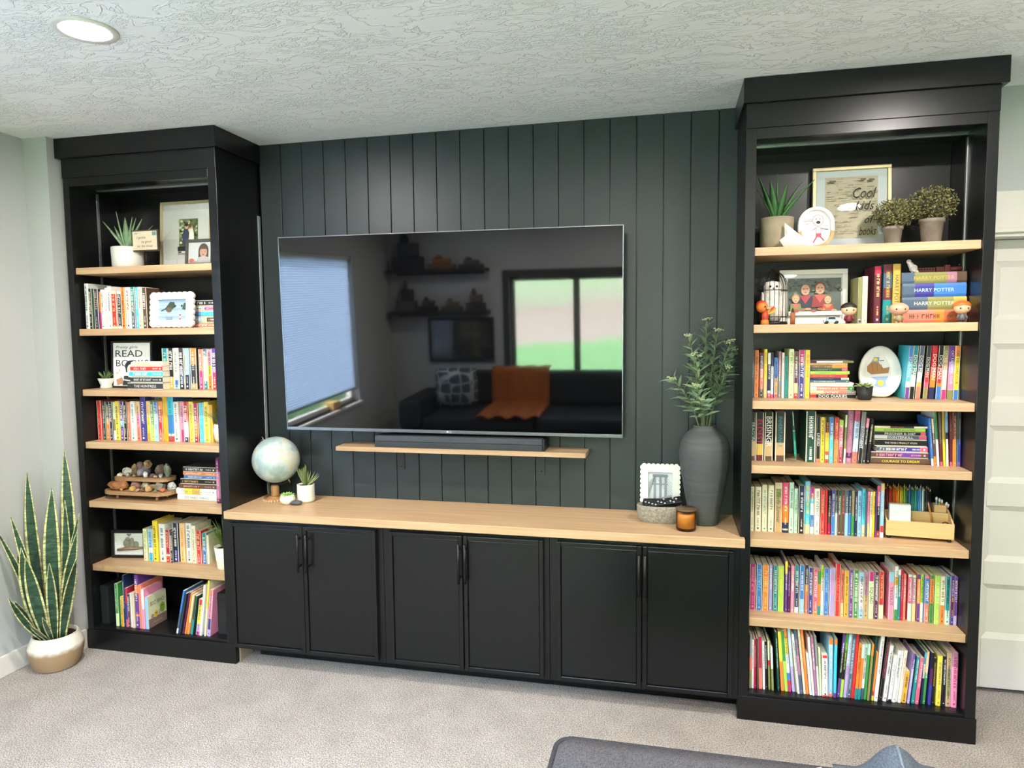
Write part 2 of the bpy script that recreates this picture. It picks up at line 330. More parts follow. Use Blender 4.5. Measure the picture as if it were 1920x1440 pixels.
t = MB(); t.box(1.80, XE+0.2, 0.31, 0.35, -0.05, H); t.box(1.80, 1.884, 0.165, 0.31, -0.05, H); t.box(XE+0.1, XE+0.2, 0.1, 0.31, -0.05, H); struct(t.build('wall_light_block', WALLM), 'unseen walls added behind the door to keep daylight out')  # unseen walls added so no daylight leaks in under the door
t = MB(); t.box(1.93, 2.72, -0.0, 0.13, 1.873, 1.89); t.box(1.885, 2.765, -0.014, 0.0, 1.90, 2.045); t.box(1.875, 2.775, -0.018, 0.0, 1.888, 1.905); t.box(2.72, 2.79, -0.014, 0.0, 0, 1.89); t.box(1.886, 1.93, -0.012, 0.0, 0, 1.89)
struct(t.build('trim_1', TRIM, None, 0.002), 'white door casing with wide head board')
# left window with cellular shade
FRM = mat('window_frame_dark', '2c2d2e', 0.5)
SHADE = bpy.data.materials.new('cellular_shade'); SHADE.use_nodes = True
_n = SHADE.node_tree; _n.nodes.clear(); _o = _n.nodes.new('ShaderNodeOutputMaterial'); _a = _n.nodes.new('ShaderNodeBsdfDiffuse'); _b = _n.nodes.new('ShaderNodeBsdfTranslucent'); _x = _n.nodes.new('ShaderNodeMixShader'); _nz = _n.nodes.new('ShaderNodeTexNoise'); _nz.inputs['Scale'].default_value = 300; _mr = _n.nodes.new('ShaderNodeMapRange'); _mr.inputs['To Min'].default_value = 0.25; _mr.inputs['To Max'].default_value = 0.32
_a.inputs[0].default_value = (0.64, 0.72, 0.82, 1); _b.inputs[0].default_value = (0.63, 0.75, 0.92, 1)
_n.links.new(_nz.outputs[0], _mr.inputs[0]); _n.links.new(_mr.outputs[0], _x.inputs[0]); _n.links.new(_a.outputs[0], _x.inputs[1]); _n.links.new(_b.outputs[0], _x.inputs[2]); _n.links.new(_x.outputs[0], _o.inputs[0])
w1 = tag(thing('window_1', None, None), kind='structure'); w1['label'] = 'side window with blue grey cellular shade'
t = MB()
for a, b, c, d in ((wy0, wy0+0.04, wz0, wz1), (wy1-0.04, wy1, wz0, wz1)): t.box(XW-0.11, XW-0.07, a, b, c, d)
t.box(XW-0.11, XW-0.07, wy0, wy1, wz0, wz0+0.04); t.box(XW-0.11, XW-0.07, wy0, wy1, wz1-0.04, wz1); t.build('window_frame', TRIM, w1)
box('window_pane', XW-0.092, XW-0.088, wy0+0.04, wy1-0.04, wz0+0.04, wz1-0.04, glass('window_glass', refl=0.8), w1)
box('window_sill', XW-0.14, XW+0.03, wy0-0.02, wy1+0.02, wz0-0.025, wz0, TRIM, w1, 0.003)
sh = MB(); n = 62; z1 = wz1-0.03; z0 = 0.74
for k in range(n):
    a = z1-(z1-z0)*k/n; b = z1-(z1-z0)*(k+1)/n; m_ = (a+b)/2
    sh.add([(XW-0.045, wy0+0.01, a), (XW-0.045, wy1-0.01, a), (XW-0.030, wy1-0.01, m_), (XW-0.030, wy0+0.01, m_), (XW-0.045, wy0+0.01, b), (XW-0.045, wy1-0.01, b)], [(0, 1, 2, 3), (3, 2, 5, 4)])
sh.build('cellular_shade', SHADE, w1)
box('shade_rail', XW-0.055, XW-0.02, wy0+0.01, wy1-0.01, z1, wz1, TRIM, w1); box('shade_rail', XW-0.05, XW-0.025, wy0+0.01, wy1-0.01, z0-0.02, z0, mat('shade_rail', '8a96a6', 0.5), w1)
# rear window; its right-hand pane is added to brighten the room
w2 = tag(thing('window_2', None, None), kind='structure'); w2['label'] = 'sliding window overlooking green hills, right pane added for more daylight'
t = MB(); ym, yn = YR-0.10, YR-0.05
t.box(rx0, rx0+0.05, ym, yn, rz0, rz1); t.box(rx1-0.05, rx1, ym, yn, rz0, rz1); t.box(rx0, rx1, ym, yn, rz0, rz0+0.05); t.box(rx0, rx1, ym, yn, rz1-0.05, rz1); [t.box(q-0.035, q+0.035, ym, yn, rz0, rz1) for q in (-0.10, 0.635)]
t.build('window_frame', FRM, w2)
for a, b in ((rx0+0.05, -0.135), (-0.065, 0.60), (0.67, rx1-0.05)): box('window_pane', a, b, YR-0.078, YR-0.074, rz0+0.05, rz1-0.05, glass('window_glass'), w2)
box('window_sill', rx0-0.03, rx1+0.03, YR-0.14, YR+0.03, rz0-0.025, rz0, TRIM, w2, 0.003)
t = MB(); t.box(rx0-0.07, rx0, YR, YR+0.014, rz0-0.02, rz1+0.07); t.box(rx1, rx1+0.07, YR, YR+0.014, rz0-0.02, rz1+0.07); t.box(rx0, rx1, YR, YR+0.014, rz1, rz1+0.07)
struct(t.build('trim_2', FRM), 'dark casing around rear window')
# land outside: lawn, dry field and green hill
tm = MB(); nx, ny = 40, 60
def land(x, y):
    dist = max(0.0, -y-4.7)
    z = -0.5 + 0.02*dist + 0.35*mnoise.noise(Vector((x*0.05, y*0.05, 0)))
    if dist > 12: z += (dist-12)*0.06
    if dist > 24: z += (dist-24)*0.30 + 2*mnoise.noise(Vector((x*0.03, y*0.03, 3)))
    return z
vs = []; fs = []
for j in range(ny+1):
    for i in range(nx+1):
        v_ = (j/ny); y = -4.85-150*v_**1.8; x = (-1+2*i/nx)*(26+100*v_); vs.append((x, y, land(x, y)))
for j in range(ny):
    for i in range(nx): fs.append((j*(nx+1)+i, (j+1)*(nx+1)+i, (j+1)*(nx+1)+i+1, j*(nx+1)+i+1))
tm.add(vs, fs, None, True)
LAND = bpy.data.materials.new('grass_land'); LAND.use_nodes = True; nt = LAND.node_tree; b = nt.nodes['Principled BSDF']; b.inputs['Roughness'].default_value = 0.95; b.inputs['Specular IOR Level'].default_value = 0.0
tc = nt.nodes.new('ShaderNodeTexCoord'); sx = nt.nodes.new('ShaderNodeSeparateXYZ'); nt.links.new(tc.outputs['Object'], sx.inputs[0])
nz = nt.nodes.new('ShaderNodeTexNoise'); nz.inputs['Scale'].default_value = 0.12; nz.inputs['Detail'].default_value = 5; nt.links.new(tc.outputs['Object'], nz.inputs['Vector'])
mm = nt.nodes.new('ShaderNodeMath'); mm.operation = 'MULTIPLY_ADD'; mm.inputs[1].default_value = 16; nt.links.new(nz.outputs['Fac'], mm.inputs[0]); nt.links.new(sx.outputs['Y'], mm.inputs[2])
mr = nt.nodes.new('ShaderNodeMapRange'); mr.inputs['From Min'].default_value = -4; mr.inputs['From Max'].default_value = -90; nt.links.new(mm.outputs[0], mr.inputs[0])
cr = nt.nodes.new('ShaderNodeValToRGB'); nt.links.new(mr.outputs[0], cr.inputs[0]); e = cr.color_ramp.elements
e[0].position = 0.075; e[0].color = (*lin('3c5337'), 1); e[1].position = 1.0; e[1].color = (*lin('3d4f39'), 1)
for p, c in ((0.095, '524d46'), (0.17, '4e4941'), (0.21, '474c3f'), (0.27, '3e5239')):
    q = e.new(p); q.color = (*lin(c), 1)
nt.links.new(cr.outputs[0], b.inputs['Base Color'])
struct(tm.build('land', LAND), 'lawn, dry field and green hill outside')
tm = MB(); tm.box(-60, XW-0.3, -40, 30, -0.9, -0.6); struct(tm.build('side_yard', mat('side_yard', '6a7068', 0.95, spec=0, noise=0.2, nscale=2)), 'side yard lawn')
# recessed ceiling lights; the two on the centre line are added to brighten the room
LENS = mat('lamp_lens', 'fff7ef', 0.4, emit=LAMP_STRENGTH)
for i, (x, y) in enumerate(((-0.992, -1.248), (1.72, -1.30), (-0.992, -3.35), (1.72, -3.35), (0.36, -2.30), (0.36, -3.60))):
    t = thing('recessed_light', ['round recessed ceiling light above the left bookcase', 'round recessed ceiling light above the right bookcase', 'round recessed ceiling light near the side window', 'round recessed ceiling light above the sofa end', 'round recessed ceiling light added over the ottoman for brightness', 'round recessed ceiling light added before the far window for brightness'][i], 'ceiling light', (x, y, H), 0, 'recessed ceiling lights')
    MB().lathe([(0.058, -0.001), (0.066, -0.004), (0.088, -0.006), (0.091, -0.003), (0.091, 0.0)], n=48, cap=False).build('trim_ring', TRIM, t)
    MB().lathe([(0.0001, -0.0022), (0.058, -0.0018)], n=40, cap=False).build('lens', LENS, t)

# ================================================================== built-in bookcases
def bookcase(left):
    if left: xo0, xo1, xi0, xi1 = -2.0433, -1.2298, -2.0108, -1.2729; zl = [1.8481, 1.56, 1.2724, 1.0193, 0.7314, 0.4181]; cx0, cx1 = -2.0625, -1.216
    else: xo0, xo1, xi0, xi1 = 0.9955, 1.8231, 1.0325, 1.7868; zl = [1.8295, 1.5418, 1.2539, 1.006, 0.7182, 0.4047]; cx0, cx1 = 0.984, 1.8419
    yB, zo, zb = -0.3245, 2.2224, 0.1078
    t = thing('bookcase', ('tall black built-in bookcase beside the snake plant' if left else 'tall black built-in bookcase beside the white door'), 'bookcase', (xo0, yB, 0), 0, 'built-in bookcases')
    T = Matrix.Translation((-xo0, -yB, 0))
    def part(name, x0, x1, y0, y1, z0, z1, m=PAINT, bev=0.0012, label=None):
        o = MB().box(x0-xo0, x1-xo0, y0-yB, y1-yB, z0, z1).build(name, m, t, bev)
        if label: o['label'] = label
        return o
    part('side_panel', xo0, xi0, yB, -0.001, 0.0, 2.4385)
    part('side_panel', xi1, xo1, yB, -0.001, 0.0, 2.4385)
    part('back_panel', xi0, xi1, -0.016, -0.001, zb, zo+0.03)
    part('top_rail', xi0, xi1, yB, yB+0.02, zo, 2.262)
    part('fascia', xo0, xo1, yB-0.004, yB-0.0003, 2.262, 2.350)
    part('top_panel', xi0, xi1, yB+0.02, -0.016, zo+0.012, zo+0.03)
    m = MB(); m.prism([(cx0, yB-0.02), (cx1, yB-0.02), (cx1, -0.001), (cx1-0.012, -0.001), (cx1-0.012, yB), (cx0+0.012, yB), (cx0+0.012, -0.001), (cx0, -0.001)], 2.350, 2.4385, axis='z')
    m.v = [T @ Vector(v) for v in m.v]; m.build('crown_board', PAINT, t, 0.001)
    m = MB(); m.box(xo0-0.003, xo1+0.003, yB-0.004, yB+0.016, 0, zb-0.012); m.box(xi0, xi1, yB+0.004, yB+0.016, zb-0.012, zb); m.v = [T @ Vector(v) for v in m.v]; m.build('plinth', PAINT, t, 0.001)
    part('bottom_board', xi0, xi1, yB+0.016, -0.016, zb-0.02, zb)
    for z in zl: part('shelf', xi0+0.0006, xi1-0.0006, -0.3125, -0.0165, z-0.031, z, OAK, 0.0015, 'light oak shelf board')
    xs = xi0 if left else xi1; sgn = 1 if left else -1
    lev = [zo-0.002] + [v for z in zl for v in (z, z-0.031)] + [zb]
    for k in range(0, len(lev), 2):
        part('shelf_track', min(xs, xs+sgn*0.003), max(xs, xs+sgn*0.003), -0.168, -0.156, lev[k+1]+0.001, lev[k]-0.001, STEEL, 0, 'thin metal track')
    part('top_track', xi0, xi1, -0.165, -0.155, zo+0.006, zo+0.012, STEEL, 0, 'thin metal track')
    if left: part('corner_strip', xo1, xo1+0.004, -0.02, -0.002, 0.73, 2.10, mat('grey_strip', '8f9698', 0.5), 0)
    return t
bookcase(True); bookcase(False)

# ================================================================== low cabinets, worktop
doorx = [(-1.221, -0.857), (-0.855, -0.509), (-0.448, -0.118), (-0.113, 0.227), (0.282, 0.622), (0.627, 0.971)]
cabx = [(-1.2285, -0.4815), (-0.4800, 0.2495), (0.2510, 0.9945)]
zt, zbm = 0.6945, 0.078
PULL = mat('black_pull', '1b1c1d', 0.35, metal=0.3)
for k, (a, b) in enumerate(cabx):
    t = thing('base_cabinet', ['black two door base cabinet below the globe', 'black two door base cabinet below the soundbar shelf', 'black two door base cabinet below the tall vase'][k], 'cabinet', ((a+b)/2, -0.325, 0), 0, 'black base cabinets')
    cx = (a+b)/2
    def lb(name, x0, x1, y0, y1, z0, z1, m=PAINT, par=t, bev=0.001): return MB().box(x0-cx, x1-cx, y0+0.325, y1+0.325, z0, z1).build(name, m, par, bev)
    lb('carcass', a, b, -0.305, -0.001, zbm, zt)
    m = MB(); m.box(a-cx, a-cx+0.035, 0, 0.02, zbm, zt); m.box(b-cx-0.035, b-cx, 0, 0.02, zbm, zt); m.box(a-cx+0.035, b-cx-0.035, 0, 0.02, zt-0.03, zt); m.box(a-cx+0.035, b-cx-0.035, 0, 0.02, zbm, zbm+0.03); m.build('face_frame', PAINT, t, 0.0008)
    lb('toe_kick', a+(0.055 if k == 0 else 0), b, -0.215, -0.2, 0, zbm)
    if k == 0: lb('toe_return', a, a+0.006, -0.30, -0.2, 0, zbm, mat('raw_board', 'a08e76', 0.7))
    for j in range(2):
        x0, x1 = doorx[2*k+j]; z0, z1 = 0.092, 0.674; y0 = -0.3465; e = 0.017
        m = MB(); X0, X1 = x0-cx, x1-cx
        for q in ((X0, X0+e, z0, z1), (X1-e, X1, z0, z1), (X0+e, X1-e, z0, z0+e), (X0+e, X1-e, z1-e, z1)): m.box(q[0], q[1], y0+0.325, -0.0005, q[2], q[3])
        dr = m.build('door', PAINT, t, 0.0022)
        m = MB(); f = 0.006; yy = y0+0.325+0.006
        m.box(X0+e, X1-e, yy, -0.0008, z0+e, z1-e); m.build('door_panel', PAINT, dr, 0.004)
        hx = [(-0.868), (-0.828), (-0.128), (-0.100), (0.6125), (0.636)][2*k+j]-cx
        m = MB(); hy = -0.3715+0.325; za, zc = 0.478, 0.645
        m.tube([(hx, hy, za), (hx, hy, zc)], 0.006, 12)
        for z in (za+0.022, zc-0.022): m.tube([(hx, hy, z), (hx, y0+0.325+0.001, z)], 0.0045, 8)
        m.build('handle', PULL, dr)
m = MB(); m.prism([(-1.2358, -0.363), (1.0095, -0.363), (1.0095, -0.3292), (0.9948, -0.3292), (0.9948, -0.0008), (-1.2292, -0.0008), (-1.2292, -0.3292), (-1.2358, -0.3292)], 0.6947, 0.7296, axis='z')
tag(m.build('worktop', OAK, None, 0.002), 'long light oak worktop over the black cabinets', 'worktop')

# ================================================================== television, soundbar, wall shelf
Mtv = Matrix.Translation((-0.2561, -0.12, 1.5195)) @ Matrix.Rotation(0.0158, 4, 'Z') @ Matrix.Rotation(0.038, 4, 'X') @ Matrix.Rotation(0.0047, 4, 'Y')
tv = thing('television', 'large wall mounted flat screen television reflecting the room', 'television', M=Mtv)
W, Hh = 0.791, 0.4503
m = MB(); m.box(-W, W, 0.001, 0.026, -Hh, Hh); m.box(-W*0.62, W*0.62, 0.026, 0.055, -Hh*0.8, Hh*0.35)
m.build('housing', mat('tv_plastic', '18191a', 0.5), tv, 0.002)
SCREEN = mat('tv_screen', '040506', 0.035, noise=0.0, ior=1.75)
box('screen', -W+0.004, W-0.004, -0.0012, 0.001, -Hh+0.014, Hh-0.004, SCREEN, tv)
m = MB()
m.box(-W, W, -0.003, 0.001, -Hh, -Hh+0.014); m.box(-W, -W+0.004, -0.003, 0.001, -Hh+0.014, Hh); m.box(W-0.004, W, -0.003, 0.001, -Hh+0.014, Hh); m.box(-W+0.004, W-0.004, -0.003, 0.001, Hh-0.004, Hh)
m.build('bezel', mat('tv_bezel', '7a8084', 0.3, metal=0.8), tv, 0.0006)
p = Print(-0.0033); p.text('LG', 0.012, -Hh+0.0035, 0.008, 'lightgrey'); p.ell(0.006, -Hh+0.0075, 0.0045, 0.0045, 'lightgrey'); p.build('logo', PRINT, tv)
m = MB(); m.box(-0.2, 0.2, 0.055, 0.062, -0.2, 0.15); m.box(-0.03, 0.03, 0.06, 0.113, -0.1, 0.06); m.build('wall_mount', BLACKM, tv)
ws = thing('wall_shelf', 'thin oak wall shelf holding the soundbar', 'shelf', (-0.205, 0, 0.99))
MB().box(-0.583, 0.583, -0.142, -0.0005, -0.008, 0.0125).build('shelf_board', wood('dark_oak_top', 'b79a78', 'a08260', 0.5), ws, 0.0012)
for bx in (-0.518+0.205, 0.161+0.205):
    m = MB(); m.box(bx-0.014, bx+0.014, -0.006, -0.0005, -0.115, -0.008); m.box(bx-0.014, bx+0.014, -0.12, -0.0005, -0.0115, -0.008)
    br = m.build('bracket', PLANKM, ws, 0.0008)
    for sz in (-0.03, -0.1): MB().lathe([(0.0001, 0), (0.004, 0.0008), (0.004, 0.002)], M=Matrix.Translation((bx, -0.0082, sz)) @ Matrix.Rotation(R(-90), 4, 'X'), n=12, cap=False).build('screw', BLACKM, br)
sb = thing('soundbar', 'long low dark grey soundbar under the television', 'soundbar', (-0.205, -0.085, 1.0026))
SBM = mat('soundbar_cloth', '3b4148', 0.7, noise=0.1, nscale=300)
MB().box(-0.395, 0.390, -0.04, 0.045, 0, 0.026).build('lower_body', mat('soundbar_case', '2a2e33', 0.5), sb, 0.002)
MB().box(-0.395, 0.390, -0.038, 0.045, 0.0265, 0.052).build('grille', SBM, sb, 0.003)
MB().box(0.3902, 0.402, -0.038, 0.045, 0, 0.052).build('end_cap', mat('soundbar_cap', '0f1012', 0.3), sb, 0.002)
